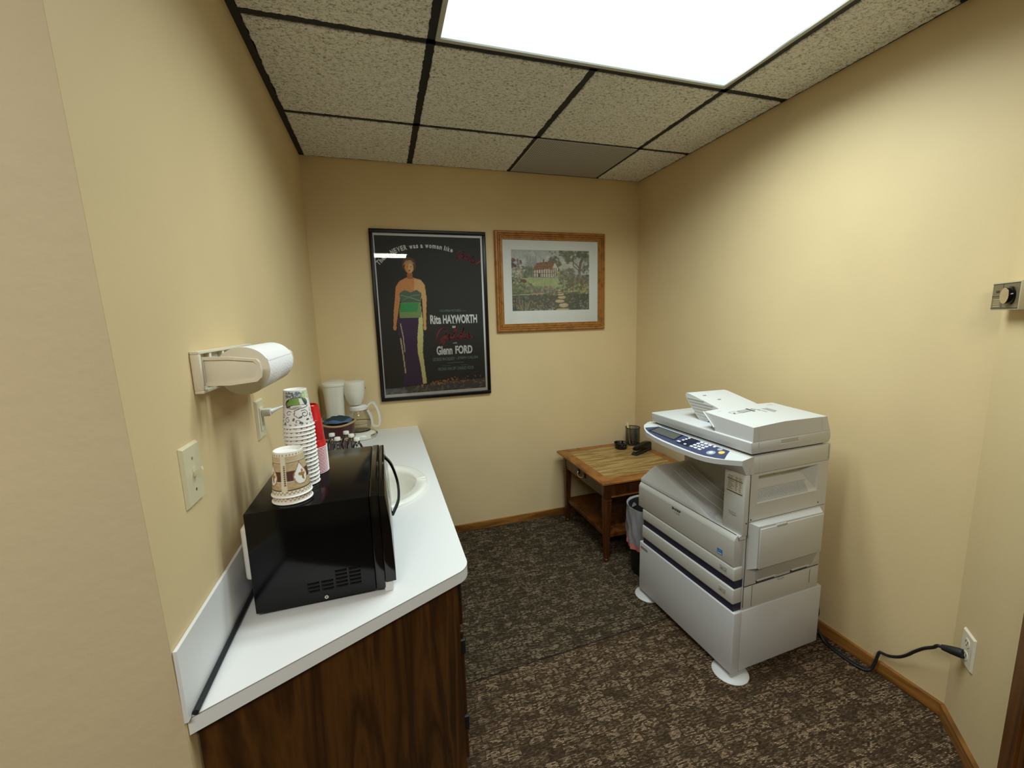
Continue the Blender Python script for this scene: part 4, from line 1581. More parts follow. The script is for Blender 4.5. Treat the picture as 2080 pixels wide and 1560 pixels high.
# light switch by the corner of the left wall (front faces +x)
sw = thing('light_switch', 'ivory light switch with toggle near the left wall corner', 'light switch', (0.0004, -1.765, 1.154), PI / 2)
plate_mesh(0.073, 0.114, 0.006, IVORY).build('cover_plate', sw)
MB().box(-0.0055, 0.0055, -0.0066, -0.0058, -0.012, 0.012, ALMOND_D).build('toggle_slot', sw)
tg = MB()
tg.hexa([(-0.0045, -0.006, -0.006), (0.0045, -0.006, -0.006), (0.0045, -0.006, 0.004), (-0.0045, -0.006, 0.004),
         (-0.0036, -0.021, 0.006), (0.0036, -0.021, 0.006), (0.0036, -0.0195, 0.013), (-0.0036, -0.0195, 0.013)], IVORY)
tg.build('toggle', sw)
for z in (0.030, -0.030):
    MB().disc((0, -0.0063, z), 0.003, BRUSHED, 14, (0, -1, 0)).build('screw', sw, fix=False)

# outlet by the cups
ol_ = thing('wall_outlet', 'ivory wall outlet under the towel roll with a white plug in it', 'outlet', (0.0004, -1.299, 1.157), PI / 2)
plate_mesh(0.074, 0.114, 0.006, IVORY).build('cover_plate', ol_)
MB().box(-0.017, 0.017, -0.0085, -0.0058, -0.034, 0.034, ALMOND, 0.001).build('socket_insert', ol_)
for z in (0.018, -0.018):
    for x in (-0.006, 0.006):
        MB().box(x - 0.001, x + 0.001, -0.0089, -0.0084, z - 0.004, z + 0.004, BLACK_HOLE).build('slot', ol_)
cord = thing('appliance_cord', 'white plug and cord in the outlet behind the cup stack', 'cord', (0, 0, 0))
pg = MB()
pg.box(0.0088, 0.034, -1.311, -1.287, 1.164, 1.186, WHITE_PL, 0.004)
pg.tube([(0.030, -1.299, 1.176), (0.040, -1.290, 1.179), (0.048, -1.280, 1.181)], [0.008, 0.006, 0.0042], WHITE_PL, 12)
pg.build('plug', cord, smooth=40)
MB().tube(smooth_path([(0.046, -1.282, 1.181), (0.062, -1.262, 1.181), (0.085, -1.235, 1.165), (0.100, -1.20, 1.10), (0.080, -1.15, 0.98), (0.045, -1.05, 0.83), (0.035, -0.90, CZ + 0.006), (0.032, -0.60, CZ + 0.006), (0.030, -0.44, CZ + 0.006), (0.032, -0.26, CZ + 0.006)], 8), 0.0035, WHITE_PL, 8).build('cable', cord, smooth=60)

# outlet on the angled wall and the copier's black cord
ang = math.radians(45)
oc = angled(0.097, 0.0004, 0.338)
ro = thing('wall_outlet', 'almond wall outlet low on the right, with a black plug', 'outlet', oc, -PI / 2 - PI / 4 + 0.0)
# local -y must point out of the angled wall: outward = (-s2, s2)
ro.rotation_euler = (0, 0, math.atan2(s2, -s2) + PI / 2)
plate_mesh(0.072, 0.114, 0.006, ALMOND).build('cover_plate', ro)
for z in (0.022, -0.022):
    rc2 = MB().lathe([(0.0005, -0.0075), (0.0145, -0.0075), (0.0165, -0.0058)], ALMOND, 24, (0, 0, z), axis='y')
    rcp = rc2.build('receptacle', ro, smooth=40)
    for x in (-0.006, 0.006):
        MB().box(x - 0.001, x + 0.001, -0.0081, -0.0074, z, z + 0.008, BLACK_HOLE).build('slot', rcp)
    MB().box(-0.002, 0.002, -0.0081, -0.0074, z - 0.009, z - 0.005, BLACK_HOLE).build('slot', rcp)
bc = thing('copier_cord', 'black power cord from the photocopier to the low wall outlet', 'cord', (0, 0, 0))
pg = MB()
P0_, P1_ = Vector(angled(0.092, 0.009, 0.316)), Vector(angled(0.058, 0.047, 0.300))
dirv = (P1_ - P0_).normalized()
pg.tube([P0_, P0_ + dirv * 0.010, P0_ + dirv * 0.034, P1_], [0.0140, 0.0150, 0.0125, 0.0090], BLACK_MATT, 12)
pg.build('plug', bc, smooth=40)
path = [P1_ + dirv * -0.004, P1_ + dirv * 0.012]
path += [Vector(p) for p in ((2.078, -1.868, 0.277), (2.086, -1.840, 0.247), (2.104, -1.806, 0.200), (2.118, -1.782, 0.163), (2.124, -1.756, 0.131), (2.128, -1.724, 0.106), (2.130, -1.702, 0.098), (2.130, -1.691, 0.094), (2.126, -1.687, 0.070), (2.120, -1.682, 0.030), (2.112, -1.676, 0.010), (2.094, -1.664, 0.006), (2.083, -1.632, 0.006), (2.082, -1.585, 0.006), (2.084, -1.545, 0.006), (2.088, -1.512, 0.012), (2.088, -1.482, 0.050), (2.080, -1.470, 0.085), (2.082, -1.482, 0.120), (2.086, -1.470, 0.160), (2.076, -1.43, 0.19), (2.062, -1.38, 0.21))]
MB().tube(smooth_path([p[:] for p in path], 6), 0.0052, BLACK_MATT, 10).build('cable', bc, smooth=60)
MB().tube(smooth_path([(2.112, -1.674, 0.008), (2.100, -1.640, 0.0055), (2.094, -1.60, 0.0055), (2.096, -1.55, 0.0055), (2.108, -1.49, 0.0055), (2.115, -1.42, 0.0055)], 6), 0.0030, BLACK_MATT, 8).build('thin_wire', bc, smooth=60)
o = MB().box(2.094, 2.129, -1.452, -1.36, 0.053, 0.215, BLACK_MATT, 0.004).build('black_box')  # plain black block behind the copier
tag(o, 'black box standing in the gap between photocopier and right wall', 'power adapter')
o.location = (0, 0, -0.0525)

# ------------------------------------------------------------------ thermostat on the angled wall
tt = thing('thermostat', 'brown-faced thermostat with metal dial on the right wall', 'thermostat', angled(0.107, 0.0004, 1.448))
tt.rotation_euler = (0, 0, math.atan2(s2, -s2) + PI / 2)
TW, THh, TD = 0.138, 0.078, 0.040
MB().box(-TW / 2, TW / 2, -TD, 0, -THh / 2, THh / 2, TAUPE_B, 0.002).build('case', tt, smooth=30)
MB().box(-TW / 2 + 0.004, TW / 2 - 0.004, -TD - 0.0008, -TD + 0.001, -THh / 2 + 0.005, THh / 2 - 0.005, TAUPE).build('face_plate', tt)
ln = MB()
ln.box(-TW / 2 + 0.004, -0.012, -TD - 0.0012, -TD - 0.0006, -0.0017, 0.0003, INK)
ln.box(-0.013, -0.0115, -TD - 0.0012, -TD - 0.0006, -THh / 2 + 0.006, THh / 2 - 0.006, INK)
ln.box(-TW / 2 + 0.0035, TW / 2 - 0.0035, -TD - 0.0012, -TD - 0.0002, THh / 2 - 0.006, THh / 2 - 0.004, INK)
ln.box(-TW / 2 + 0.0035, TW / 2 - 0.0035, -TD - 0.0012, -TD - 0.0002, -THh / 2 + 0.004, -THh / 2 + 0.006, INK)
ln.box(-0.045, -0.030, -TD - 0.0022, -TD - 0.0006, 0.010, 0.016, INK, 0.001)
for r_i in range(4):
    ln.box(-0.055, -0.022, -TD - 0.0011, -TD - 0.0006, -0.011 - 0.006 * r_i, -0.009 - 0.006 * r_i, TAUPE_B)
ln.build('face_marks', tt)
kn = MB().lathe([(0.025, -TD - 0.0009), (0.0255, -TD - 0.004), (0.0235, -TD - 0.005), (0.0225, -TD - 0.0125), (0.0215, -TD - 0.0138)], BLACK_GLOSS, 40, (0.028, 0, 0), axis='y')
kn.lathe([(0.0215, -TD - 0.0138), (0.0005, -TD - 0.0143)], BRUSHED, 40, (0.028, 0, 0), axis='y')
kn.build('dial', tt, smooth=40)

# ------------------------------------------------------------------ framed poster
po = thing('framed_poster', 'tall black-framed film poster on the back wall', 'poster', (0, 0, 0))
PX0, PX1, PZ0, PZ1 = 0.329, 1.026, 0.948, 1.972
fw_, FD = 0.0215, 0.022
fr = MB()
for (xa, xb, za, zb) in ((PX0, PX1, PZ1 - fw_, PZ1), (PX0, PX1, PZ0, PZ0 + fw_), (PX0, PX0 + fw_, PZ0 + fw_, PZ1 - fw_), (PX1 - fw_, PX1, PZ0 + fw_, PZ1 - fw_)):
    fr.box(xa, xb, -FD, -0.0005, za, zb, FRAME_BLACK, 0.004, 3)
fr.build('frame', po, smooth=35)
MB().box(PX0 + 0.02, PX1 - 0.02, -0.010, -0.008, PZ0 + 0.02, PZ1 - 0.02, POSTER_WHITE).build('sheet_border', po)
# plain stand-in picture: a standing figure in a long gown on a dark ground
GX0, GX1, GZ0, GZ1 = 0.3575, 0.9925, 0.9885, 1.936
pt = Painter(236, 352, (0.018, 0.017, 0.014), aspect=(GX1 - GX0) / (GZ1 - GZ0), seed=11)


def N(pts):
    return [((x - GX0) / (GX1 - GX0), (z - GZ0) / (GZ1 - GZ0)) for x, z in pts]


SKIN, SKIN_L, SKIN_D = (0.58, 0.23, 0.075), (0.66, 0.36, 0.14), (0.38, 0.12, 0.035)
# floor light
pt.poly(N([(0.357, 0.99), (0.993, 0.99), (0.993, 1.052), (0.72, 1.043), (0.357, 1.025)]), (0.075, 0.065, 0.055))
pt.dabs(lambda x, y: 0.28 < x < 0.72 and 0.03 + 0.06 * (x - 0.28) < y < 0.045 + 0.125 * max(0, x - 0.33), 120, 0.004, 0.014, [(0.42, 0.20, 0.07), (0.50, 0.28, 0.12), (0.30, 0.13, 0.05)], 0.6, 0.4)
pt.dabs(lambda x, y: 0.70 < x < 0.99 and 0.035 < y < 0.07 + 0.02 * math.sin(9 * x), 70, 0.004, 0.012, [(0.40, 0.20, 0.08), (0.20, 0.10, 0.05)], 0.6, 0.4)
pt.dabs(lambda x, y: y < 0.03, 90, 0.006, 0.02, [(0.12, 0.14, 0.11), (0.07, 0.07, 0.06), (0.20, 0.19, 0.17)], 0.5, 0.4)
# arms hanging down
pt.poly(N([(0.462, 1.640), (0.490, 1.640), (0.482, 1.560), (0.466, 1.485), (0.450, 1.410), (0.434, 1.412), (0.440, 1.490), (0.452, 1.565)]), SKIN)
pt.poly(N([(0.606, 1.660), (0.634, 1.650), (0.640, 1.570), (0.634, 1.490), (0.628, 1.405), (0.612, 1.405), (0.613, 1.490), (0.612, 1.565)]), SKIN_L)
pt.ell(*N([(0.441, 1.398)])[0], 0.016, 0.018, SKIN)
pt.ell(*N([(0.620, 1.392)])[0], 0.015, 0.018, SKIN_L)
# gown
pt.poly(N([(0.486, 1.545), (0.600, 1.545), (0.606, 1.480), (0.612, 1.420), (0.606, 1.330), (0.598, 1.240), (0.604, 1.150), (0.612, 1.045), (0.470, 1.040), (0.478, 1.150), (0.470, 1.260), (0.458, 1.360), (0.462, 1.450)]), (0.040, 0.018, 0.055))
pt.poly(N([(0.590, 1.545), (0.602, 1.545), (0.610, 1.440), (0.606, 1.330), (0.598, 1.240), (0.604, 1.150), (0.612, 1.045), (0.588, 1.042), (0.580, 1.150), (0.566, 1.250), (0.572, 1.350), (0.584, 1.430)]), (0.62, 0.58, 0.22))
pt.poly(N([(0.486, 1.548), (0.600, 1.548), (0.606, 1.480), (0.598, 1.455), (0.472, 1.455), (0.474, 1.500)]), (0.20, 0.28, 0.09))
pt.poly(N([(0.482, 1.542), (0.590, 1.542), (0.578, 1.490), (0.476, 1.490)]), (0.04, 0.27, 0.07))
pt.line(N([(0.475, 1.42), (0.486, 1.34), (0.490, 1.25)]), 0.006, (0.48, 0.40, 0.22))
pt.line(N([(0.470, 1.33), (0.478, 1.24), (0.486, 1.12)]), 0.008, (0.50, 0.42, 0.24))
# shoulders, neck, head
pt.poly(N([(0.486, 1.560), (0.606, 1.560), (0.634, 1.650), (0.612, 1.680), (0.568, 1.694), (0.528, 1.694), (0.484, 1.672), (0.462, 1.640)]), SKIN)
pt.poly(N([(0.560, 1.560), (0.606, 1.560), (0.634, 1.650), (0.612, 1.680), (0.575, 1.688)]), SKIN_L)
pt.poly(N([(0.486, 1.545), (0.602, 1.545), (0.612, 1.600), (0.582, 1.622), (0.548, 1.606), (0.512, 1.622), (0.480, 1.600)]), (0.075, 0.125, 0.075))
pt.line(N([(0.490, 1.59), (0.548, 1.574), (0.602, 1.555)]), 0.007, (0.18, 0.25, 0.15))
pt.line(N([(0.500, 1.562), (0.550, 1.586), (0.600, 1.592)]), 0.006, (0.15, 0.22, 0.13))
pt.poly(N([(0.532, 1.685), (0.566, 1.685), (0.562, 1.735), (0.535, 1.735)]), SKIN_D)
pt.ell(*N([(0.548, 1.768)])[0], 0.064, 0.048, (0.11, 0.045, 0.02))
pt.ell(*N([(0.548, 1.752)])[0], 0.040, 0.036, SKIN)
pt.ell(*N([(0.556, 1.754)])[0], 0.024, 0.032, SKIN_L)
pt.poly(N([(0.512, 1.765), (0.530, 1.793), (0.560, 1.796), (0.584, 1.770), (0.566, 1.778), (0.535, 1.778)]), (0.42, 0.27, 0.11))
for ex in (0.538, 0.558):
    pt.ell(*N([(ex, 1.757)])[0], 0.006, 0.003, (0.10, 0.05, 0.03))
pt.ell(*N([(0.548, 1.735)])[0], 0.009, 0.004, (0.40, 0.04, 0.03))
pt.img *= 1.4
pt.grain(0.25)
painted_sheet(pt, GX0, GX1, GZ0, GZ1, -0.0104, 'printed_picture', po)
# lettering on the sheet
lt = MB()
LY = -0.0110


def put(body, x0, x1, z0, z1, mat, bold=0.0, shear=0.0):
    text_mesh(body, mat, lt, w=x1 - x0, h=z1 - z0, bold=bold, M=Matrix.Translation((x0, LY, z0)), shear=shear)


def slabs(xs, z0, z1, wd, mat):
    """small feet that turn plain stems into slab-serif ones"""
    for x in xs:
        for z in (z0, z1 - 0.0022):
            lt.add([(x - wd, LY, z), (x + wd, LY, z), (x + wd, LY, z + 0.0022), (x - wd, LY, z + 0.0022)], [(0, 1, 2, 3)], mat)


put('COLUMBIA PICTURES', 0.715, 0.848, 1.4860, 1.5000, LET_GREEN)
put('presents', 0.852, 0.884, 1.4875, 1.4925, LET_GREEN)
put('Rita', 0.654, 0.722, 1.4110, 1.4680, LET_WHITE, 0.035)
put('HAYWORTH', 0.733, 0.952, 1.4110, 1.4670, LET_WHITE, 0.038)
put('as', 0.790, 0.811, 1.3840, 1.3980, LET_WHITE, 0.02)
put('with', 0.789, 0.814, 1.2850, 1.2955, LET_WHITE)
put('Glenn', 0.683, 0.783, 1.2170, 1.2735, LET_WHITE, 0.035)
put('FORD', 0.802, 0.913, 1.2180, 1.2725, LET_WHITE, 0.038)
put('GEORGE MACREADY', 0.655, 0.796, 1.1800, 1.2010, LET_GREEN, 0.01)
put('·', 0.802, 0.807, 1.1880, 1.1930, LET_GREEN)
put('JOSEPH CALLEIA', 0.813, 0.949, 1.1800, 1.2010, LET_GREEN, 0.01)
lt.add([(0.747, LY, 1.1640), (0.852, LY, 1.1625), (0.852, LY, 1.1650), (0.747, LY, 1.1660)], [(0, 1, 2, 3)], LET_GREEN)
put('Produced by', 0.715, 0.765, 1.1435, 1.1500, LET_GREEN)
put('Directed by', 0.835, 0.880, 1.1435, 1.1500, LET_GREEN)
put('VIRGINIA VAN UPP', 0.684, 0.800, 1.1170, 1.1375, LET_GREEN, 0.005)
put('CHARLES VIDOR', 0.808, 0.917, 1.1170, 1.1375, LET_GREEN, 0.005)
# slab serifs on the big names
HX = [0.738, 0.757, 0.785 - 0.0, 0.948, 0.929]
slabs([0.6585, 0.7375, 0.7555, 0.9285, 0.9480, 0.8065], 1.4120, 1.4655, 0.0050, LET_WHITE)
slabs([0.8055, 0.8905], 1.2190, 1.2715, 0.0050, LET_WHITE)


def script(strokes, ox, oz, sc, rot, mat, wd):
    """joined hand lettering from smooth strokes"""
    c_, s_ = math.cos(rot), math.sin(rot)
    for st in strokes:
        p = smooth_path([(x, 0, z) for x, z in st], 6)
        for i in range(len(p) - 1):
            a_, b2 = p[i], p[i + 1]
            d_ = (b2 - a_)
            if d_.length < 1e-6:
                continue
            d_.normalize()
            k1 = wd * (0.55 + 0.75 * abs(d_.z))
            e_ = d_ * 0.012

            def tr(x, z):
                return (ox + sc * (x * c_ - z * s_), LY - 0.0002, oz + sc * (x * s_ + z * c_))
            nx, nz = -d_.z * k1, d_.x * k1
            lt.add([tr(a_.x - nx - e_.x, a_.z - nz - e_.z), tr(b2.x - nx + e_.x, b2.z - nz + e_.z), tr(b2.x + nx + e_.x, b2.z + nz + e_.z), tr(a_.x + nx - e_.x, a_.z + nz - e_.z)], [(0, 1, 2, 3)], mat)


# unit: x-height about 0.42, capital about 1
GILDA = [
    [(0.86, 0.78), (0.80, 0.95), (0.62, 1.00), (0.38, 0.85), (0.18, 0.55), (0.08, 0.25), (0.12, 0.03), (0.32, 0.02), (0.58, 0.18), (0.80, 0.42), (0.92, 0.58)],
    [(0.92, 0.58), (0.80, 0.25), (0.66, -0.15), (0.50, -0.38), (0.34, -0.40), (0.30, -0.28), (0.48, -0.10), (0.80, 0.06), (1.02, 0.20), (1.16, 0.42)],
    [(1.16, 0.42), (1.06, 0.12), (1.12, 0.00), (1.24, 0.06), (1.42, 0.36)],
    [(1.24, 0.62), (1.27, 0.66)],
    [(1.36, 0.28), (1.62, 0.62), (1.80, 0.90), (1.74, 0.96), (1.62, 0.76), (1.50, 0.34), (1.48, 0.06), (1.58, 0.00), (1.76, 0.12)],
    [(2.16, 0.34), (2.04, 0.42), (1.86, 0.30), (1.78, 0.10), (1.86, 0.00), (2.00, 0.08), (2.16, 0.34), (2.40, 0.92)],
    [(2.40, 0.92), (2.26, 0.46), (2.18, 0.10), (2.26, 0.00), (2.42, 0.10)],
    [(2.86, 0.36), (2.74, 0.42), (2.56, 0.30), (2.46, 0.10), (2.54, 0.00), (2.68, 0.06), (2.84, 0.34)],
    [(2.88, 0.42), (2.80, 0.12), (2.88, 0.02), (3.08, 0.14)],
]
script(GILDA, 0.684, 1.3085, 0.0755, 0.03, LET_RED, 0.042)
script(GILDA, 0.836, 1.832, 0.0430, -0.44, LET_RED, 0.045)
script([[(3.05, -0.10), (3.10, -0.04)], [(3.20, 0.20), (3.55, 0.75)]], 0.836, 1.832, 0.0430, -0.44, LET_RED, 0.045)
# arched line
arc = [Vector(p) for p in smooth_path([(0.374, 0, 1.762), (0.430, 0, 1.812), (0.500, 0, 1.846), (0.580, 0, 1.864), (0.655, 0, 1.869), (0.730, 0, 1.864), (0.815, 0, 1.845)], 12)]
cum = [0.0]
for i in range(1, len(arc)):
    cum.append(cum[-1] + (arc[i] - arc[i - 1]).length)


def on_arc(s):
    s = min(max(s, 0), cum[-1] - 1e-5)
    i = max(k for k in range(len(cum)) if cum[k] <= s)
    f = (s - cum[i]) / (cum[i + 1] - cum[i])
    d_ = arc[i + 1] - arc[i]
    return arc[i] + d_ * f, math.atan2(d_.z, d_.x)


ADV = {'T': 1.1, 'N': 1.15, 'E': 1.0, 'V': 1.1, 'R': 1.1, 'w': 1.25, 'm': 1.4, 'i': 0.55, 'l': 0.55, ' ': 0.55, 'r': 0.75, 'a': 0.9, 's': 0.8, 'o': 0.95, 'k': 0.95}
TXT = 'There NEVER was a woman like'
tot = sum(ADV.get(c, 0.95) for c in TXT)
unit = cum[-1] / tot
s = 0.0
for ch in TXT:
    ad = ADV.get(ch, 0.95) * unit
    if ch != ' ':
        p, th_ = on_arc(s + ad * 0.5)
        hgt = 0.0290 if ch in 'TNEVRhlki' else 0.0205
        if ch == 'i':
            hgt = 0.0245
        M_ = Matrix.Translation((p.x, LY, p.z)) @ Matrix.Rotation(-th_, 4, 'Y') @ Matrix.Translation((-ad * 0.42, 0, 0))
        text_mesh(ch, LET_WHITE, lt, w=ad * (0.84 if ch not in 'il' else 0.55), h=hgt, bold=0.035, M=M_)
    s += ad
lt.build('lettering', po, fix=False)
gl = MB().add([(PX0 + 0.018, -0.0150, PZ0 + 0.018), (PX1 - 0.018, -0.0150, PZ0 + 0.018), (PX1 - 0.018, -0.0150, PZ1 - 0.018), (PX0 + 0.018, -0.0150, PZ1 - 0.018)], [(0, 1, 2, 3)], GLASS)
gl.build('glass', po, fix=False)

# ------------------------------------------------------------------ framed cottage print
pi_ = thing('framed_picture', 'oak-framed garden cottage print on the back wall', 'picture', (0, 0, 0))
QX0, QX1, QZ0, QZ1 = 1.083, 1.872, 1.345, 1.988
fr = MB()


def frame_ring(d0, d1, ya, yb):
    """ring between two insets, its face rising from depth ya to yb"""
    o4 = [(QX0 + d0, QZ0 + d0), (QX1 - d0, QZ0 + d0), (QX1 - d0, QZ1 - d0), (QX0 + d0, QZ1 - d0)]
    i4 = [(QX0 + d1, QZ0 + d1), (QX1 - d1, QZ0 + d1), (QX1 - d1, QZ1 - d1), (QX0 + d1, QZ1 - d1)]
    for i in range(4):
        k = (i + 1) % 4
        fr.add([(o4[i][0], ya, o4[i][1]), (o4[k][0], ya, o4[k][1]), (i4[k][0], yb, i4[k][1]), (i4[i][0], yb, i4[i][1])], [(0, 1, 2, 3)], FRAME_OAK)


for d0, d1, ya, yb in ((0, 0.0001, -0.0005, -0.016), (0.0001, 0.006, -0.016, -0.026), (0.006, 0.015, -0.026, -0.027), (0.015, 0.0185, -0.027, -0.020), (0.0185, 0.022, -0.020, -0.0255), (0.022, 0.027, -0.0255, -0.0250),
                       (0.027, 0.0305, -0.0250, -0.0175), (0.0305, 0.034, -0.0175, -0.0225), (0.034, 0.0385, -0.0225, -0.022), (0.0385, 0.042, -0.022, -0.0145), (0.042, 0.052, -0.0145, -0.0165), (0.052, 0.0525, -0.0165, -0.008)):
    frame_ring(d0, d1, ya, yb)
fr.build('frame', pi_, smooth=25, fix=False)
MB().box(QX0 + 0.05, QX1 - 0.05, -0.0085, -0.006, QZ0 + 0.05, QZ1 - 0.05, MAT_BOARD).build('mat_board', pi_)
IX0, IX1, IZ0, IZ1 = 1.194, 1.753, 1.481, 1.873
ap = (IX1 - IX0) / (IZ1 - IZ0)
ck = Painter(200, 140, (0.46, 0.46, 0.40), aspect=ap, seed=21)
ck.poly([(0, 0), (1, 0), (1, 0.60), (0, 0.60)], (0.10, 0.115, 0.065))
ck.poly([(0, 0), (1, 0), (1, 0.27), (0, 0.27)], (0.085, 0.085, 0.06))
sky = [(0.42, 0.42, 0.40), (0.52, 0.52, 0.44), (0.34, 0.35, 0.36), (0.56, 0.55, 0.46)]
ck.dabs(lambda x, y: y > 0.55, 260, 0.02, 0.07, sky, 0.4, 0.5)
ck.dabs(lambda x, y: 0.42 < x < 0.8 and 0.60 < y < 0.85, 60, 0.02, 0.06, [(0.55, 0.50, 0.40), (0.50, 0.44, 0.36)], 0.4)
# poplars and far trees
for tx in (0.20, 0.235, 0.27, 0.30):
    ck.ell(tx, 0.76, 0.018, 0.14, (0.24, 0.26, 0.23), 0.6)
ck.dabs(lambda x, y: 0.12 < x < 0.34 and 0.57 < y < 0.72, 90, 0.012, 0.035, [(0.14, 0.16, 0.10), (0.20, 0.21, 0.14), (0.10, 0.11, 0.08)], 0.7)
ck.dabs(lambda x, y: 0.46 < x < 0.62 and 0.62 < y < 0.90 and (x - 0.54) ** 2 / 0.006 + (y - 0.76) ** 2 / 0.02 < 1, 110, 0.012, 0.03, [(0.11, 0.13, 0.08), (0.18, 0.19, 0.12), (0.09, 0.10, 0.07)], 0.7)
ck.dabs(lambda x, y: 0.60 < x < 0.80 and 0.55 < y < 0.70, 80, 0.012, 0.03, [(0.16, 0.18, 0.11), (0.25, 0.24, 0.15), (0.12, 0.12, 0.08)], 0.7)
ck.dabs(lambda x, y: x < 0.12 and 0.72 < y < 0.84, 70, 0.01, 0.028, [(0.13, 0.05, 0.06), (0.09, 0.04, 0.05), (0.17, 0.09, 0.08)], 0.8)
# lawn
ck.poly([(0.12, 0.54), (0.30, 0.555), (0.52, 0.545), (0.72, 0.50), (0.64, 0.40), (0.40, 0.36), (0.20, 0.42)], (0.33, 0.37, 0.16))
ck.dabs(lambda x, y: 0.16 < x < 0.66 and 0.40 < y < 0.54, 120, 0.01, 0.035, [(0.40, 0.43, 0.20), (0.30, 0.34, 0.14), (0.44, 0.46, 0.26)], 0.5, 0.35)
# cottage: timbered walls, thatch, chimney
ck.poly([(0.265, 0.665), (0.265, 0.565), (0.50, 0.555), (0.585, 0.60), (0.585, 0.70), (0.545, 0.80), (0.50, 0.70)], (0.58, 0.50, 0.40))
for tx in (0.275, 0.305, 0.335, 0.365, 0.395, 0.425, 0.455, 0.485, 0.51, 0.535, 0.56):
    ck.line([(tx, 0.555 + (0.02 if tx > 0.5 else 0)), (tx, 0.675 + (0.03 if tx > 0.5 else 0))], 0.008, (0.09, 0.06, 0.05))
ck.line([(0.265, 0.62), (0.50, 0.615), (0.585, 0.655)], 0.008, (0.09, 0.06, 0.05))
ck.poly([(0.33, 0.56), (0.33, 0.625), (0.355, 0.625), (0.355, 0.56)], (0.08, 0.05, 0.05))
ck.poly([(0.26, 0.665), (0.315, 0.785), (0.53, 0.825), (0.545, 0.80), (0.505, 0.68), (0.43, 0.685)], (0.22, 0.10, 0.055))
ck.dabs(lambda x, y: 0.28 < x < 0.52 and 0.69 < y < 0.80 and y < 0.70 + (x - 0.26) * 1.6, 90, 0.008, 0.02, [(0.28, 0.14, 0.08), (0.18, 0.08, 0.05), (0.32, 0.18, 0.10)], 0.6, 0.6)
ck.poly([(0.395, 0.79), (0.395, 0.85), (0.412, 0.85), (0.412, 0.79)], (0.16, 0.08, 0.06))
# big tree on the right
ck.line([(0.865, 0.52), (0.868, 0.66), (0.885, 0.80), (0.93, 0.92)], 0.050, (0.17, 0.13, 0.09))
ck.line([(0.870, 0.66), (0.79, 0.74), (0.78, 0.88)], 0.018, (0.16, 0.12, 0.08))
ck.line([(0.875, 0.70), (0.80, 0.80), (0.70, 0.90), (0.60, 0.92)], 0.018, (0.16, 0.12, 0.08))
ck.line([(0.875, 0.66), (0.95, 0.74), (0.99, 0.76)], 0.016, (0.16, 0.12, 0.08))
ck.dabs(lambda x, y: y > 0.84 - 0.05 * math.sin(x * 20) and x > 0.60 + (1 - y) * 0.5, 190, 0.010, 0.030, [(0.09, 0.11, 0.07), (0.16, 0.18, 0.11), (0.13, 0.14, 0.08), (0.22, 0.23, 0.15)], 0.75)
ck.dabs(lambda x, y: 0.48 < x < 0.62 and 0.92 < y, 22, 0.008, 0.02, [(0.12, 0.14, 0.09), (0.18, 0.19, 0.13)], 0.7)
ck.dabs(lambda x, y: x > 0.90 and 0.62 < y < 0.78, 50, 0.010, 0.028, [(0.10, 0.13, 0.07), (0.15, 0.18, 0.09)], 0.75)
ck.dabs(lambda x, y: x > 0.90 and 0.47 < y < 0.60, 60, 0.008, 0.02, [(0.11, 0.10, 0.16), (0.15, 0.14, 0.20), (0.12, 0.15, 0.10)], 0.75)
ck.line([(0.865, 0.50), (0.866, 0.62)], 0.050, (0.24, 0.18, 0.12))
ck.dabs(lambda x, y: 0.56 < x < 0.66 and 0.57 < y < 0.66, 30, 0.008, 0.02, [(0.34, 0.33, 0.08), (0.28, 0.28, 0.09)], 0.8)
# beds and borders
ck.dabs(lambda x, y: 0.60 < x < 1.0 and 0.44 < y < 0.57 and y < 0.60 - 0.3 * (0.85 - x) * (x < 0.85), 140, 0.008, 0.024, [(0.16, 0.13, 0.10), (0.22, 0.14, 0.11), (0.13, 0.15, 0.08), (0.25, 0.22, 0.14)], 0.75)
ck.dabs(lambda x, y: x < 0.14 and 0.44 < y < 0.72, 150, 0.006, 0.018, [(0.50, 0.38, 0.26), (0.20, 0.22, 0.12), (0.54, 0.50, 0.40), (0.16, 0.18, 0.10), (0.40, 0.26, 0.16)], 0.8)
ck.ell(0.145, 0.49, 0.04, 0.032, (0.13, 0.06, 0.04))
ck.dabs(lambda x, y: x < 0.26 and 0.30 < y < 0.47, 130, 0.008, 0.026, [(0.16, 0.21, 0.09), (0.24, 0.28, 0.13), (0.30, 0.20, 0.13), (0.12, 0.15, 0.08)], 0.7)
ck.dabs(lambda x, y: 0.22 < x < 0.66 and 0.26 < y < 0.40, 170, 0.008, 0.024, [(0.22, 0.26, 0.13), (0.28, 0.14, 0.10), (0.20, 0.21, 0.20), (0.14, 0.16, 0.09), (0.34, 0.36, 0.20)], 0.7)
ck.dabs(lambda x, y: 0.62 < x < 1.0 and 0.28 < y < 0.46, 170, 0.008, 0.024, [(0.20, 0.12, 0.09), (0.26, 0.29, 0.14), (0.44, 0.38, 0.10), (0.36, 0.38, 0.22), (0.14, 0.14, 0.10)], 0.72)
ck.line([(0.0, 0.265), (0.25, 0.275), (0.42, 0.29)], 0.012, (0.40, 0.38, 0.24))
ck.line([(0.66, 0.315), (0.88, 0.325)], 0.010, (0.40, 0.38, 0.18))
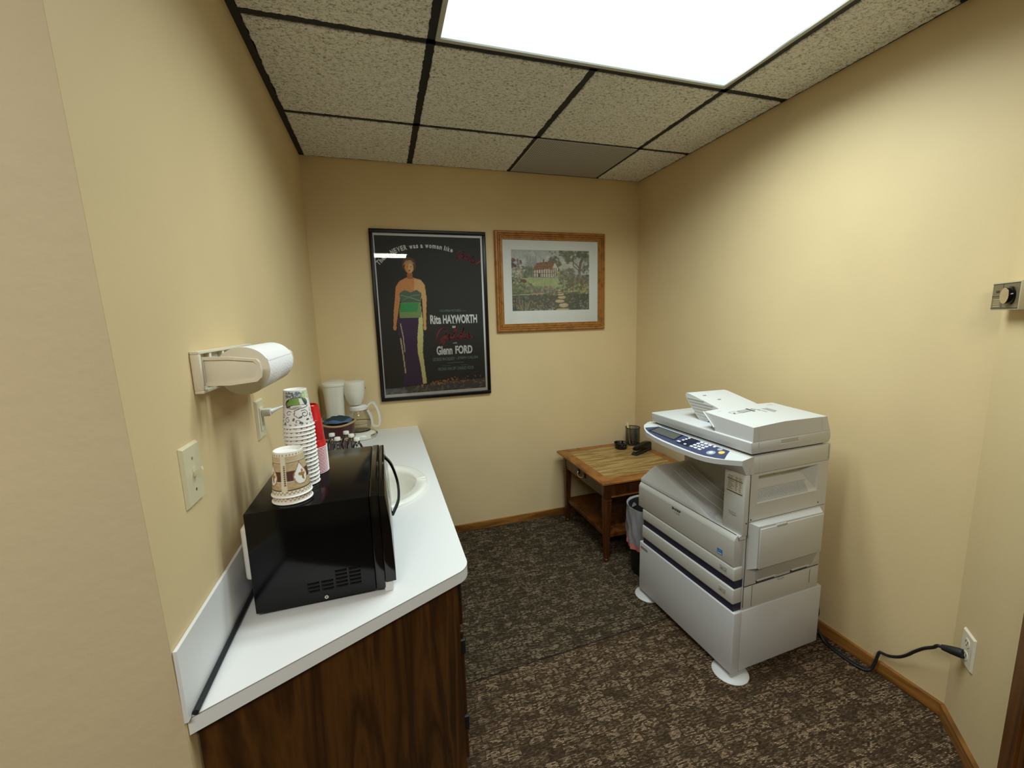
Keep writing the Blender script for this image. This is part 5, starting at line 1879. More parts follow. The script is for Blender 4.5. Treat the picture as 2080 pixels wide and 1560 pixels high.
# pond with reflections
ck.dabs(lambda x, y: y < 0.26, 420, 0.008, 0.028, [(0.10, 0.12, 0.06), (0.16, 0.17, 0.11), (0.18, 0.12, 0.08), (0.06, 0.07, 0.045), (0.22, 0.23, 0.17), (0.05, 0.055, 0.04)], 0.7, 0.5)
ck.dabs(lambda x, y: 0.3 < x < 0.52 and 0.04 < y < 0.10, 40, 0.008, 0.02, [(0.36, 0.20, 0.14), (0.30, 0.17, 0.12)], 0.7, 0.4)
ck.dabs(lambda x, y: 0.22 < x < 0.55 and y < 0.05, 50, 0.008, 0.02, [(0.40, 0.41, 0.40), (0.48, 0.48, 0.46)], 0.7, 0.4)
ck.dabs(lambda x, y: x > 0.88 and y < 0.16, 40, 0.008, 0.02, [(0.26, 0.27, 0.30), (0.36, 0.37, 0.38)], 0.7, 0.5)
for gx in np.linspace(0.10, 0.19, 9):
    ck.line([(gx, 0.02), (gx + 0.7 * (gx - 0.145), 0.14 + 0.05 * math.sin(gx * 300))], 0.007, (0.38, 0.32, 0.18))
ck.dabs(lambda x, y: x < 0.10 and 0.02 < y < 0.17, 40, 0.006, 0.018, [(0.30, 0.11, 0.10), (0.24, 0.22, 0.12)], 0.8)
# stepping stones
for cx_, cy_, rx_, ry_ in ((0.655, 0.085, 0.062, 0.040), (0.605, 0.155, 0.062, 0.028), (0.632, 0.220, 0.053, 0.027), (0.618, 0.270, 0.042, 0.022), (0.605, 0.305, 0.028, 0.016), (0.60, 0.335, 0.02, 0.012), (0.64, 0.012, 0.09, 0.020)):
    ck.ell(cx_, cy_ - 0.012, rx_ * 1.05, ry_ * 1.1, (0.09, 0.08, 0.06))
    ck.ell(cx_, cy_, rx_, ry_, (0.50, 0.38, 0.20))
    ck.ell(cx_ - 0.005, cy_ + 0.006, rx_ * 0.7, ry_ * 0.55, (0.56, 0.44, 0.25))
ck.img *= 1.22
ck.grain(0.22)
painted_sheet(ck, IX0, IX1, IZ0, IZ1, -0.0089, 'printed_picture', pi_)
MB().add([(QX0 + 0.05, -0.0125, QZ0 + 0.05), (QX1 - 0.05, -0.0125, QZ0 + 0.05), (QX1 - 0.05, -0.0125, QZ1 - 0.05), (QX0 + 0.05, -0.0125, QZ1 - 0.05)], [(0, 1, 2, 3)], GLASS).build('glass', pi_, fix=False)

# ------------------------------------------------------------------ end table
TXX0, TXX1, TYY0, TYY1, TZ = 1.474, 2.108, -0.700, -0.056, 0.510
ta = thing('end_table', 'low wooden end table with drawer in the far right corner', 'table', ((TXX0 + TXX1) / 2, (TYY0 + TYY1) / 2, 0))
TM = Matrix.Translation((-(TXX0 + TXX1) / 2, -(TYY0 + TYY1) / 2, 0))


def tb(mb, name, parent=None, smooth=None):
    return mb.xf(TM).build(name, parent or ta, smooth)


bw = 0.062
mb = MB()
mb.box(TXX0 + bw, TXX1 - bw, TYY0 + bw, TYY1 - bw, TZ - 0.016, TZ - 0.0012, TABLE_TOP)
tb(mb, 'tabletop_panel')
mb = MB()
o4 = [(TXX0, TYY0), (TXX1, TYY0), (TXX1, TYY1), (TXX0, TYY1)]
i4 = [(TXX0 + bw, TYY0 + bw), (TXX1 - bw, TYY0 + bw), (TXX1 - bw, TYY1 - bw), (TXX0 + bw, TYY1 - bw)]
m4 = [(TXX0 + 0.012, TYY0 + 0.012), (TXX1 - 0.012, TYY0 + 0.012), (TXX1 - 0.012, TYY1 - 0.012), (TXX0 + 0.012, TYY1 - 0.012)]
l4 = [(TXX0 + 0.018, TYY0 + 0.018), (TXX1 - 0.018, TYY0 + 0.018), (TXX1 - 0.018, TYY1 - 0.018), (TXX0 + 0.018, TYY1 - 0.018)]
for i in range(4):
    k = (i + 1) % 4
    for A_, za, B_, zb in ((i4, TZ, m4, TZ), (m4, TZ, o4, TZ - 0.008), (o4, TZ - 0.008, o4, TZ - 0.016), (o4, TZ - 0.016, l4, TZ - 0.028), (l4, TZ - 0.028, i4, TZ - 0.028), (i4, TZ - 0.028, i4, TZ)):
        mb.add([(*A_[i], za), (*A_[k], za), (*B_[k], zb), (*B_[i], zb)], [(0, 1, 2, 3)], TABLE_EDGE)
tb(mb, 'tabletop_border')
mb = MB()
ax0, ax1, ay0, ay1 = TXX0 + 0.034, TXX1 - 0.034, TYY0 + 0.034, TYY1 - 0.034
az0, az1 = 0.398, TZ - 0.028
mb.box(ax0 + 0.005, ax1 - 0.03, ay0 + 0.005, ay0 + 0.022, az0, az1, TABLE_LEG)
mb.box(ax0 + 0.005, ax1 - 0.03, ay1 - 0.022, ay1 - 0.005, az0, az1, TABLE_LEG)
mb.box(ax1 - 0.022, ax1 - 0.005, ay0 + 0.02, ay1 - 0.02, az0, az1, TABLE_LEG)
mb.box(ax0 + 0.006, ax0 + 0.02, ay0 + 0.03, ay1 - 0.03, az0, az0 + 0.014, TABLE_LEG)
mb.box(ax0 + 0.005, ax1 - 0.02, ay0 + 0.0022, ay0 + 0.005, az0, az0 + 0.008, TABLE_EDGE)
tb(mb, 'apron')
mb = MB().box(ax0 + 0.003, ax0 + 0.30, ay0 + 0.040, ay1 - 0.040, az0 + 0.016, az1 - 0.002, TABLE_LEG, 0.002)
dw = tb(mb, 'drawer')
yc = (ay0 + ay1) / 2 + 0.01
mb = MB()
for s in (-0.042, 0.042):
    mb.box(ax0 - 0.001, ax0 + 0.0035, yc + s - 0.011, yc + s + 0.011, 0.430, 0.462, BLACK_MATT, 0.001)
mb.tube(smooth_path([(ax0 - 0.002, yc - 0.040, 0.447), (ax0 - 0.010, yc - 0.034, 0.432), (ax0 - 0.013, yc, 0.424), (ax0 - 0.010, yc + 0.034, 0.432), (ax0 - 0.002, yc + 0.040, 0.447)], 6), 0.0032, BRUSHED, 8)
tb(mb, 'handle', dw, 50)
for lx, ly in ((ax0, ay0), (ax1 - 0.042, ay0), (ax0, ay1 - 0.042), (ax1 - 0.042, ay1 - 0.042)):
    mb = MB()
    c0 = 0.021
    cx_, cy_ = lx + c0, ly + c0
    mb.box(lx, lx + 0.042, ly, ly + 0.042, 0.395, az1, TABLE_LEG, 0.003)

    def sq(z0, h0, z1, h1):
        mb.hexa([(cx_ - h0, cy_ - h0, z0), (cx_ + h0, cy_ - h0, z0), (cx_ + h0, cy_ + h0, z0), (cx_ - h0, cy_ + h0, z0),
                 (cx_ - h1, cy_ - h1, z1), (cx_ + h1, cy_ - h1, z1), (cx_ + h1, cy_ + h1, z1), (cx_ - h1, cy_ + h1, z1)], TABLE_LEG)
    sq(0.388, 0.018, 0.395, 0.018)
    sq(0.376, 0.021, 0.388, 0.021)
    sq(0.370, 0.018, 0.376, 0.018)
    sq(0.030, 0.0125, 0.370, 0.0205)
    mb.lathe([(0.0005, 0.0), (0.012, 0.0), (0.0145, 0.006), (0.0145, 0.014), (0.010, 0.020), (0.013, 0.026), (0.012, 0.031)], TABLE_LEG, 20, (cx_, cy_, 0))
    tb(mb, 'leg', smooth=30)
mb = MB().box(ax0 + 0.016, ax1 - 0.016, ay0 + 0.016, ay1 - 0.016, 0.146, 0.172, TABLE_LEG, 0.002)
tb(mb, 'shelf')

# ------------------------------------------------------------------ things on the end table
pc = thing('pencil_cup', 'black wire mesh pencil cup on the end table', 'pencil cup', (2.040, -0.128, TZ))
PR, PH = 0.0500, 0.124
mb = MB().lathe([(PR - 0.0005, 0.004), (PR, 0.006), (PR, PH)], WIRE, 48)
mb.build('mesh_wall', pc, smooth=50)
MB().lathe([(0.0005, 0.001), (PR - 0.001, 0.001), (PR + 0.001, 0.004), (PR - 0.001, 0.006)], BLACK_MATT, 40).build('bottom', pc, smooth=50)
rim = MB()
rim.tube([(PR * math.cos(2 * PI * i / 40), PR * math.sin(2 * PI * i / 40), PH) for i in range(41)], 0.0026, BLACK_MATT, 8, cap=False)
rim.build('rim', pc, smooth=60)
PENS = [(-0.034, -0.020, 0.012, 0.010, -0.047, 0.004, 0.166, PENCIL_Y, 'yellow pencil leaning on the left side of the mesh cup'),
        (-0.020, 0.010, 0.000, 0.0, -0.030, 0.015, 0.157, PENCIL_Y, 'tan pencil standing second from the left in the mesh cup'),
        (0.000, -0.010, 0.0, 0.0, -0.008, 0.006, 0.128, PEN_PINK, 'pink pen standing in the middle of the mesh cup'),
        (0.012, -0.020, 0.0, 0.0, 0.006, -0.014, 0.122, PEN_GREEN, 'green pen inside the mesh cup'),
        (0.026, -0.005, 0.0, 0.0, 0.032, 0.004, 0.124, PEN_BLUE, 'blue pen on the right inside the mesh cup')]
for (bx, by, _, _, tx_, ty_, ht, mt, lab) in PENS:
    mb = MB()
    p0_, p1_ = Vector((bx, by, 0.0065)), Vector((tx_, ty_, ht))
    mb.tube([p0_, p0_ + (p1_ - p0_) * 0.90, p1_], [0.0038, 0.0038, 0.0030], mt, 8)
    o = mb.build('pencil' if 'pencil' in lab else 'pen', smooth=50)
    o.location = (2.040, -0.128, TZ)
    tag(o, lab, 'pencil' if 'pencil' in lab else 'pen')

dd_ = thing('clip_dish', 'small round black dish of binder clips on the end table', 'dish', (1.908, -0.186, TZ))
MB().lathe([(0.0005, 0.001), (0.038, 0.001), (0.042, 0.006), (0.045, 0.036), (0.047, 0.041), (0.0455, 0.042), (0.042, 0.036), (0.038, 0.008), (0.0005, 0.007)], BLACK_GLOSS, 40).build('bowl', dd_, smooth=40)
ring = MB().tube([(0.0462 * math.cos(2 * PI * i / 40), 0.0462 * math.sin(2 * PI * i / 40), 0.0415) for i in range(41)], 0.0018, BLACK_MATT, 8, cap=False)
ring.build('rim', dd_, smooth=60)
clip = MB()
clip.prism([(-0.010, 0.0), (0.010, 0.0), (0.003, 0.016), (-0.003, 0.016)], -0.015, 0.015, BLACK_GLOSS, axis='y')
clip_me = None
rs = random.Random(3)
CL = ['black binder clip heaped on the left of the round dish', 'black binder clip lying at the front of the round dish', 'black binder clip on the right of the round dish',
      'black binder clip standing at the back of the round dish', 'black binder clip on top of the heap in the round dish']
for i, (x, y, z, a, bq, c_) in enumerate(((-0.018, 0.002, 0.030, 0.3, 0.5, 0.4), (0.002, -0.020, 0.030, 1.2, 0.4, -0.6), (0.020, 0.004, 0.031, 0.2, -0.6, 1.1), (0.000, 0.022, 0.034, 0.7, 0.9, 2.2), (0.003, 0.002, 0.046, 1.5, 0.2, 0.9))):
    if clip_me is None:
        o = clip.build('binder_clip')
        lv_ = MB()
        for s in (-1, 1):
            lv_.tube([(s * 0.002, -0.006, 0.015), (s * 0.007, -0.007, 0.030), (s * 0.0085, 0, 0.034), (s * 0.007, 0.007, 0.030), (s * 0.002, 0.006, 0.015)], 0.0009, CHROME, 6)
        l_o = lv_.build('wire_lever', o, smooth=60)
        clip_me = o
    else:
        o = clip_me.copy()
        COL.objects.link(o)
        d_ = l_o.copy()
        COL.objects.link(d_)
        d_.parent = o
    o.location = (1.908 + x, -0.186 + y, TZ + z - 0.008)
    o.rotation_euler = (a, bq, c_)
    tag(o, CL[i], 'binder clip', 'binder clips in the round dish')

st = thing('stapler', 'black stapler on the end table in front of the pencil cup', 'stapler', (1.988, -0.316, TZ), math.radians(24))
mb = MB()
mb.prism([(-0.094, 0.001), (0.092, 0.001), (0.092, 0.020), (0.050, 0.020), (-0.070, 0.018), (-0.094, 0.010)], -0.021, 0.021, BLACK_MATT, axis='y', bev=0.003)
mb.build('base', st, smooth=40)
mb = MB()
mb.prism([(-0.088, 0.034), (-0.080, 0.030), (0.088, 0.014), (0.098, 0.022), (0.098, 0.050), (0.084, 0.062), (0.040, 0.066), (-0.050, 0.058), (-0.082, 0.050)], -0.018, 0.018, BLACK_PANEL, axis='y', bev=0.006, seg=3)
mb.build('top_arm', st, smooth=40)
mb = MB().prism([(-0.086, 0.022), (0.030, 0.0205), (0.030, 0.024), (-0.084, 0.031)], -0.010, 0.010, BRUSHED, axis='y')
mb.build('magazine', st)

# ------------------------------------------------------------------ photocopier: x = depth from its front, y = across from its near side
co = thing('photocopier', 'large off-white office photocopier on a white cabinet by the right wall', 'photocopier', (1.563, -1.530, 0), math.radians(2))
ANG_BASE = 0.578
# cabinet
mb = MB().box(0.042, 0.478, 0.0, ANG_BASE, 0.028, 0.287, COPIER_B, 0.003)
mb.build('cabinet_body', co, smooth=30)
mb = MB().box(0.0, 0.0405, -0.001, ANG_BASE + 0.001, 0.026, 0.289, COPIER_B, 0.005, 3)
mb.box(-0.0006, 0.001, 0.515, 0.568, 0.256, 0.268, INK_G)
tag(mb.build('cabinet_door', co, smooth=30), 'pale grey cabinet door')
for s in (0.033, 0.545):
    mb = MB()
    mb.lathe([(0.0005, 0.012), (0.040, 0.0105), (0.062, 0.006), (0.0675, 0.002), (0.0675, 0.0005), (0.0005, 0.0005)], COPIER_W, 48, (0.036, s, 0))
    mb.lathe([(0.014, 0.010), (0.014, 0.028)], CHROME, 20, (0.036, s, 0))
    mb.build('stabilizer_foot', co, smooth=40)
for s in (0.05, 0.53):
    MB().lathe([(0.0005, -0.012), (0.020, -0.012), (0.022, -0.008), (0.022, 0.008), (0.020, 0.012), (0.0005, 0.012)], BLACK_MATT, 24, (0.42, s, 0.0225), axis='y').build('caster', co, smooth=40)

# paper drawers with navy grip strips
for nm, z0, z1, zs0 in (('lower_paper_drawer', 0.319, 0.3835, 0.289), ('upper_paper_drawer', 0.415, 0.470, 0.3845)):
    mb = MB()
    mb.box(0.0, 0.045, 0.008, 0.562, z0, z1, COPIER, 0.006, 3)
    dwr = mb.build(nm, co, smooth=30)
    MB().box(0.006, 0.045, 0.010, 0.556, zs0, z0 + 0.004, NAVY).build('grip_strip', dwr)
    zc = (z0 + z1) / 2 + 0.001
    lb = MB().box(-0.0008, 0.002, 0.040, 0.076, zc - 0.010, zc + 0.012, COPIER_D, 0.0006)
    lb.box(-0.0012, 0.0, 0.044, 0.070, zc - 0.006, zc + 0.0015, INK_G)
    lb.box(-0.0013, 0.0, 0.047, 0.060, zc - 0.004, zc - 0.001, STICKER)
    lb.build('size_label', dwr)
# machine body behind the front covers
mb = MB()
mb.box(0.046, 0.457, 0.004, 0.560, 0.2885, 0.3855, COPIER, 0.002)
mb.box(0.046, 0.457, 0.004, 0.575, 0.3870, 0.600, COPIER, 0.002)
mb.box(0.0475, 0.4500, 0.0025, 0.0042, 0.3850, 0.3872, COPIER_G)
mb.box(0.0455, 0.0472, 0.0024, 0.0042, 0.30, 0.60, COPIER_G)
mb.box(0.0905, 0.0915, 0.0030, 0.0042, 0.294, 0.382, COPIER_G)
mb.box(0.405, 0.406, 0.0030, 0.0042, 0.315, 0.375, COPIER_G)
mb.build('main_body', co, smooth=30)
# front cover with its bevelled lip
mb = MB()
mb.prism([(0.0, 0.4735), (0.0, 0.578), (0.003, 0.587), (0.012, 0.600), (0.045, 0.600), (0.045, 0.4735)], 0.014, 0.594, COPIER, axis='y', bev=0.003)
fc = mb.build('front_cover', co, smooth=40)
mb = MB()
LF = Matrix.Translation((-0.0006, 0.0, 0.0)) @ Matrix.Rotation(-PI / 2, 4, 'Z')


def front_text(body, s0, s1, z0, z1, mat, x=-0.0006, bold=0.0, target=None):
    """lettering on a face looking out of the machine's front; s0 is the larger, left-hand end"""
    M_ = Matrix(((0, 1, 0, x), (-1, 0, 0, s0), (0, 0, 1, z0), (0, 0, 0, 1)))
    text_mesh(body, mat, target, w=s0 - s1, h=z1 - z0, bold=bold, M=M_)


front_text('SHARP', 0.352, 0.296, 0.5615, 0.5735, INK, bold=0.05, target=mb)
front_text('AR', 0.336, 0.327, 0.5505, 0.5555, INK_G, target=mb)
for i in range(5):
    mb.add([(-0.0006, 0.323 - 0.0045 * i, 0.5505), (-0.0006, 0.320 - 0.0045 * i, 0.5505), (-0.0006, 0.320 - 0.0045 * i, 0.5555), (-0.0006, 0.323 - 0.0045 * i, 0.5555)], [(0, 1, 2, 3)], INK_G)
# faint round emblem near the left end
n = 28
ro_, ri_ = 0.0185, 0.0165
vs = [(-0.0006, 0.556 + ro_ * 0.62 * math.cos(2 * PI * i / n), 0.527 + ro_ * math.sin(2 * PI * i / n)) for i in range(n)]
vs += [(-0.0006, 0.556 + ri_ * 0.60 * math.cos(2 * PI * i / n), 0.527 + ri_ * math.sin(2 * PI * i / n)) for i in range(n)]
mb.add(vs, [(i, (i + 1) % n, n + (i + 1) % n, n + i) for i in range(n)], COPIER_D)
for dz in (-0.006, 0.0, 0.006):
    mb.add([(-0.0006, 0.560, 0.527 + dz), (-0.0006, 0.552, 0.527 + dz), (-0.0006, 0.552, 0.529 + dz), (-0.0006, 0.560, 0.529 + dz)], [(0, 1, 2, 3)], COPIER_D)
mb.build('logo', fc, fix=False)
mb = MB().box(-0.0007, 0.0004, 0.066, 0.091, 0.492, 0.514, STAR_BLUE)
for i in range(10):
    a0_, a1_ = 0.35 + 2.2 * i / 10, 0.35 + 2.2 * (i + 1) / 10
    mb.add([(-0.0011, 0.0785 + 0.009 * math.cos(a0_), 0.500 + 0.0085 * math.sin(a0_)), (-0.0011, 0.0785 + 0.009 * math.cos(a1_), 0.500 + 0.0085 * math.sin(a1_)),
            (-0.0011, 0.0785 + 0.0082 * math.cos(a1_), 0.500 + 0.0076 * math.sin(a1_)), (-0.0011, 0.0785 + 0.0082 * math.cos(a0_), 0.500 + 0.0076 * math.sin(a0_))], [(0, 1, 2, 3)], KEY_W)
mb.add([(-0.0011, 0.088, 0.4955), (-0.0011, 0.069, 0.4955), (-0.0011, 0.069, 0.4990), (-0.0011, 0.088, 0.4990)], [(0, 1, 2, 3)], KEY_W)
tag(mb.build('energy_sticker', fc, fix=False), 'small blue sticker')

# exit tray: crest at the far end, falling towards the near column, scooped in front
NS, NTt = 64, 48
s_lo, s_hi, t_lo, t_hi = 0.004, 0.594, 0.0125, 0.30


def tray_z(t_, s_):
    zi = 0.700 - 0.235 * (0.528 - s_) if s_ < 0.528 else 0.700 - (s_ - 0.528) * 1.25
    if s_ < 0.115:
        zi = 0.603 - 0.02 * (0.115 - s_)
    lip = 0.6145 if s_ > 0.24 else (0.6145 - (0.24 - s_) * 0.30 if s_ > 0.17 else 0.5935)
    k = max(0.0, (t_ - 0.0125) / 0.030)
    bevel = lip + 0.088 * min(1.6, k) ** 0.9
    # the far corner slopes off to the end too
    z = min(zi, bevel)
    # hollow behind the front ridge
    if 0.12 < s_ < 0.50:
        f = math.sin(PI * (s_ - 0.12) / 0.38) ** 0.8
        z -= 0.018 * f * max(0.0, min(1.0, (t_ - 0.055) / 0.06))
    # finger scoop in front of the column
    z -= 0.020 * math.exp(-((s_ - 0.150) / 0.035) ** 2) * math.exp(-((t_ - 0.085) / 0.055) ** 2)
    return max(z, 0.585)


mb = MB()
vs, fs = [], []
for j in range(NTt + 1):
    t_ = t_lo + (t_hi - t_lo) * (j / NTt) ** 1.6
    for i in range(NS + 1):
        s_ = s_lo + (s_hi - s_lo) * i / NS
        vs.append((t_, s_, tray_z(t_, s_)))
w_ = NS + 1
for j in range(NTt):
    for i in range(NS):
        a = j * w_ + i
        fs.append((a, a + 1, a + w_ + 1, a + w_))
b0 = len(vs)
for i in range(NS + 1):
    vs.append((t_lo, s_lo + (s_hi - s_lo) * i / NS, 0.598))
for i in range(NS):
    fs.append((i, i + 1, b0 + i + 1, b0 + i))
b1 = len(vs)
for j in range(NTt + 1):
    vs.append((t_lo + (t_hi - t_lo) * (j / NTt) ** 1.6, s_hi, 0.585))
for j in range(NTt):
    fs.append((j * w_ + NS, (j + 1) * w_ + NS, b1 + j + 1, b1 + j))
b2 = len(vs)
for j in range(NTt + 1):
    vs.append((t_lo + (t_hi - t_lo) * (j / NTt) ** 1.6, s_lo, 0.585))
for j in range(NTt):
    fs.append((j * w_, (j + 1) * w_, b2 + j + 1, b2 + j))
mb.add(vs, fs, COPIER_W)
et = mb.build('exit_tray', co, smooth=32)
mb = MB()
mb.box(0.0108, 0.0130, 0.018, 0.592, 0.5996, 0.6012, COPIER_G)
mb.build('lip_seam', et)
# ribs in the tray that carry the paper
rb = MB()
for t_ in (0.115, 0.170, 0.225):
    rb.tube([(t_, s_, tray_z(t_, s_) + 0.0012) for s_ in np.linspace(0.10, 0.49, 16)], 0.003, COPIER, 6)
rb.build('tray_rib', et, smooth=60)

# column on the near side with the side pocket
mb = MB()
Z0c, Z1c = 0.5995, 0.8365
mb.box(0.022, 0.046, 0.0, 0.094, Z0c, Z1c, COPIER, 0.003)
mb.box(0.0475, 0.250, 0.040, 0.094, Z0c, Z1c, COPIER)
mb.box(0.250, 0.452, 0.040, 0.560, Z0c, Z1c, COPIER_D)  # rear wall of the cavity, its shade painted with the darker plastic
PX_0, PX_1, PZ_0, PZ_1 = 0.084, 0.398, 0.722, 0.828
mb.box(0.0475, PX_0, 0.0, 0.040, Z0c, Z1c, COPIER)
mb.box(PX_1, 0.455, 0.0, 0.040, Z0c, Z1c, COPIER)
mb.box(PX_0, PX_1, 0.0, 0.040, PZ_1, Z1c, COPIER)
mb.box(PX_0, PX_1, 0.0, 0.040, Z0c, PZ_0, COPIER)
# sloping floor and end of the pocket
mb.add([(PX_0, 0.0, PZ_0), (PX_1, 0.0, PZ_0), (PX_1 - 0.045, 0.0395, 0.792), (PX_0, 0.0395, 0.792)], [(0, 1, 2, 3)], COPIER)
mb.add([(PX_1, 0.0, PZ_0), (PX_1, 0.0, PZ_1), (PX_1 - 0.045, 0.0395, PZ_1), (PX_1 - 0.045, 0.0395, 0.792)], [(0, 1, 2, 3)], COPIER)
for i in range(36):
    x = PX_0 + 0.006 + (PX_1 - 0.055 - PX_0) * i / 35
    mb.hexa([(x - 0.0012, -0.0002, PZ_0 + 0.003), (x + 0.0012, -0.0002, PZ_0 + 0.003), (x + 0.0012, 0.022, 0.7615), (x - 0.0012, 0.022, 0.7615),
             (x - 0.0012, -0.0002, PZ_0 + 0.0065), (x + 0.0012, -0.0002, PZ_0 + 0.0065), (x + 0.0012, 0.022, 0.765), (x - 0.0012, 0.022, 0.765)], COPIER_W)
mb.box(PX_0, PX_1 - 0.035, 0.022, 0.0235, 0.758, 0.764, COPIER_D)
mb.box(0.200, 0.262, 0.028, 0.040, 0.808, PZ_1, COPIER)
mb.box(PX_0 - 0.002, PX_1 + 0.002, -0.002, 0.004, PZ_0 - 0.007, PZ_0 - 0.001, COPIER_W)
mb.box(0.0462, 0.0476, -0.0003, 0.05, Z0c, Z1c, COPIER_G)
mb.box(0.0475, 0.45, -0.0004, 0.003, 0.6515, 0.6530, COPIER_G)
for (x, z) in ((0.036, 0.650), (0.058, 0.660), (0.412, 0.667), (0.446, 0.60)):
    mb.disc((x, -0.0008, z), 0.0032, COPIER_G, 12, (0, -1, 0))
colm = mb.build('output_column', co, smooth=30)
# instruction label and faded print on the column's front
mb = MB().box(0.0208, 0.0224, 0.010, 0.080, 0.757, 0.824, STICKER)
rs = random.Random(9)
for cs in ((0.076, 0.046), (0.043, 0.030), (0.027, 0.013)):
    for r_i in range(9):
        z = 0.815 - 0.0062 * r_i
        e_ = cs[0] - (cs[0] - cs[1]) * rs.uniform(0.55, 0.98)
        mb.add([(0.0204, cs[0], z), (0.0204, e_, z), (0.0204, e_, z + 0.0026), (0.0204, cs[0], z + 0.0026)], [(0, 1, 2, 3)], INK_G)
mb.add([(0.0203, 0.080, 0.804), (0.0203, 0.010, 0.804), (0.0203, 0.010, 0.8065), (0.0203, 0.080, 0.8065)], [(0, 1, 2, 3)], INK)
mb.add([(0.0203, 0.080, 0.7565), (0.0203, 0.010, 0.7565), (0.0203, 0.010, 0.7595), (0.0203, 0.080, 0.7595)], [(0, 1, 2, 3)], INK)
tag(mb.build('instruction_label', colm, fix=False), 'cream instruction label')
mb = MB()
front_text('digital', 0.069, 0.035, 0.6720, 0.6800, INK_G, x=0.0212, target=mb)
front_text('imager', 0.066, 0.030, 0.6640, 0.6715, INK_G, x=0.0212, target=mb)
mb.build('faded_print', colm, fix=False)

# bypass tray on the near side, closed
mb = MB()
mb.hexa([(0.052, 0.002, 0.458), (0.425, 0.002, 0.458), (0.398, -0.030, 0.4785), (0.066, -0.030, 0.4785),
         (0.052, 0.002, 0.648), (0.428, 0.002, 0.646), (0.400, -0.030, 0.640), (0.066, -0.030, 0.6445)], COPIER_W)
byp = mb.build('bypass_housing', co)
mb = MB().box(0.069, 0.400, -0.036, -0.0306, 0.4775, 0.6365, COPIER, 0.002)
mb.box(0.148, 0.202, -0.0365, -0.028, 0.6300, 0.6395, COPIER_D, 0.001)
mb.build('bypass_tray', byp, smooth=30)
mb = MB()
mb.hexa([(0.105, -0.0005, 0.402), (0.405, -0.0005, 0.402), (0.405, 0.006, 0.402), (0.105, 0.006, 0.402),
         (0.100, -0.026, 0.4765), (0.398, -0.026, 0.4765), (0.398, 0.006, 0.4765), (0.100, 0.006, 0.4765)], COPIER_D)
mb.box(0.106, 0.205, -0.005, 0.006, 0.4005, 0.4050, COPIER_W, 0.001)
mb.box(0.290, 0.385, -0.005, 0.006, 0.4005, 0.4050, COPIER_W, 0.001)
mb.box(0.108, 0.202, 0.0020, 0.0060, 0.3880, 0.4000, COPIER_G)
mb.box(0.292, 0.382, 0.0020, 0.0060, 0.3880, 0.4000, COPIER_G)
mb.box(0.225, 0.255, -0.0005, 0.006, 0.3745, 0.3845, COPIER_D, 0.001)
mb.build('side_grip', co, smooth=30)

# scanner unit: housing, sloping control shelf
mb = MB()
mb.box(0.035, 0.460, 0.0, 0.588, 0.8372, 0.9045, COPIER, 0.003)
mb.box(0.0835, 0.0845, -0.0002, 0.003, 0.838, 0.899, COPIER_D)
mb.box(0.4485, 0.4500, -0.0004, 0.003, 0.842, 0.902, COPIER_G)
hou = mb.build('scanner_housing', co, smooth=30)
outl = [(0.055, -0.001), (0.050, -0.001), (0.003, 0.002), (-0.008, 0.020), (-0.028, 0.054), (-0.044, 0.086), (-0.054, 0.120), (-0.0595, 0.160), (-0.0615, 0.215), (-0.0615, 0.290), (-0.0595, 0.353),
        (-0.0530, 0.420), (-0.0400, 0.490), (-0.0220, 0.530), (0.002, 0.566), (0.012, 0.5755), (0.030, 0.582), (0.055, 0.587)]


def shelf_z(t_):
    return 0.9055 + 0.22 * (t_ - 0.05)


n = len(outl)
mb = MB()
top = [(t_, s_, shelf_z(t_)) for t_, s_ in outl]
mid = [(t_ + (0.0005 if t_ < 0.05 else 0), s_, shelf_z(t_) - 0.019) for t_, s_ in outl]
# underside: runs back to the column under the near end
bot = [(0.060 if t_ > 0.049 else max(0.022, t_ + 0.022), s_, 0.8372 if (s_ < 0.10 or t_ > 0.0) else 0.8372 + 0.010 * math.sin(PI * (s_ - 0.1) / 0.5)) for t_, s_ in outl]
mb.add(top + mid + bot, [tuple(range(n))] + [(i, (i + 1) % n, n + (i + 1) % n, n + i) for i in range(n)] + [(n + i, n + (i + 1) % n, 2 * n + (i + 1) % n, 2 * n + i) for i in range(n)] + [tuple(range(2 * n, 3 * n))[::-1]], COPIER_W)
shf = mb.build('control_shelf', co, smooth=20)
mb = MB()
blue = [(0.046, 0.490), (0.047, 0.470), (0.043, 0.100), (0.038, 0.090), (0.006, 0.074), (-0.024, 0.056), (-0.036, 0.086), (-0.047, 0.125), (-0.0515, 0.16), (-0.0525, 0.215), (-0.052, 0.290), (-0.050, 0.353), (-0.044, 0.420), (-0.034, 0.480), (-0.020, 0.520), (-0.010, 0.540)]


def sheet(mb_, pts, mat, lift):
    mb_.add([(t_, s_, shelf_z(t_) + lift) for t_, s_ in pts], [tuple(range(len(pts)))], mat)


sheet(mb, blue, PANEL_BLUE, 0.0008)
pnl = mb.build('control_panel', shf, fix=False)
tag(pnl, 'dark blue control panel')


def panel_part(nm, pts, mat, lift, hgt):
    m_ = MB()
    lo = [(t_, s_, shelf_z(t_) + 0.0009) for t_, s_ in pts]
    hi = [(t_, s_, shelf_z(t_) + lift + hgt) for t_, s_ in pts]
    k = len(pts)
    m_.add(lo + hi, [tuple(range(k, 2 * k))] + [(i, (i + 1) % k, k + (i + 1) % k, k + i) for i in range(k)], mat)
    return m_.build(nm, shf)


def rect(t0, t1, s0, s1):
    return [(t0, s0), (t1, s0), (t1, s1), (t0, s1)]


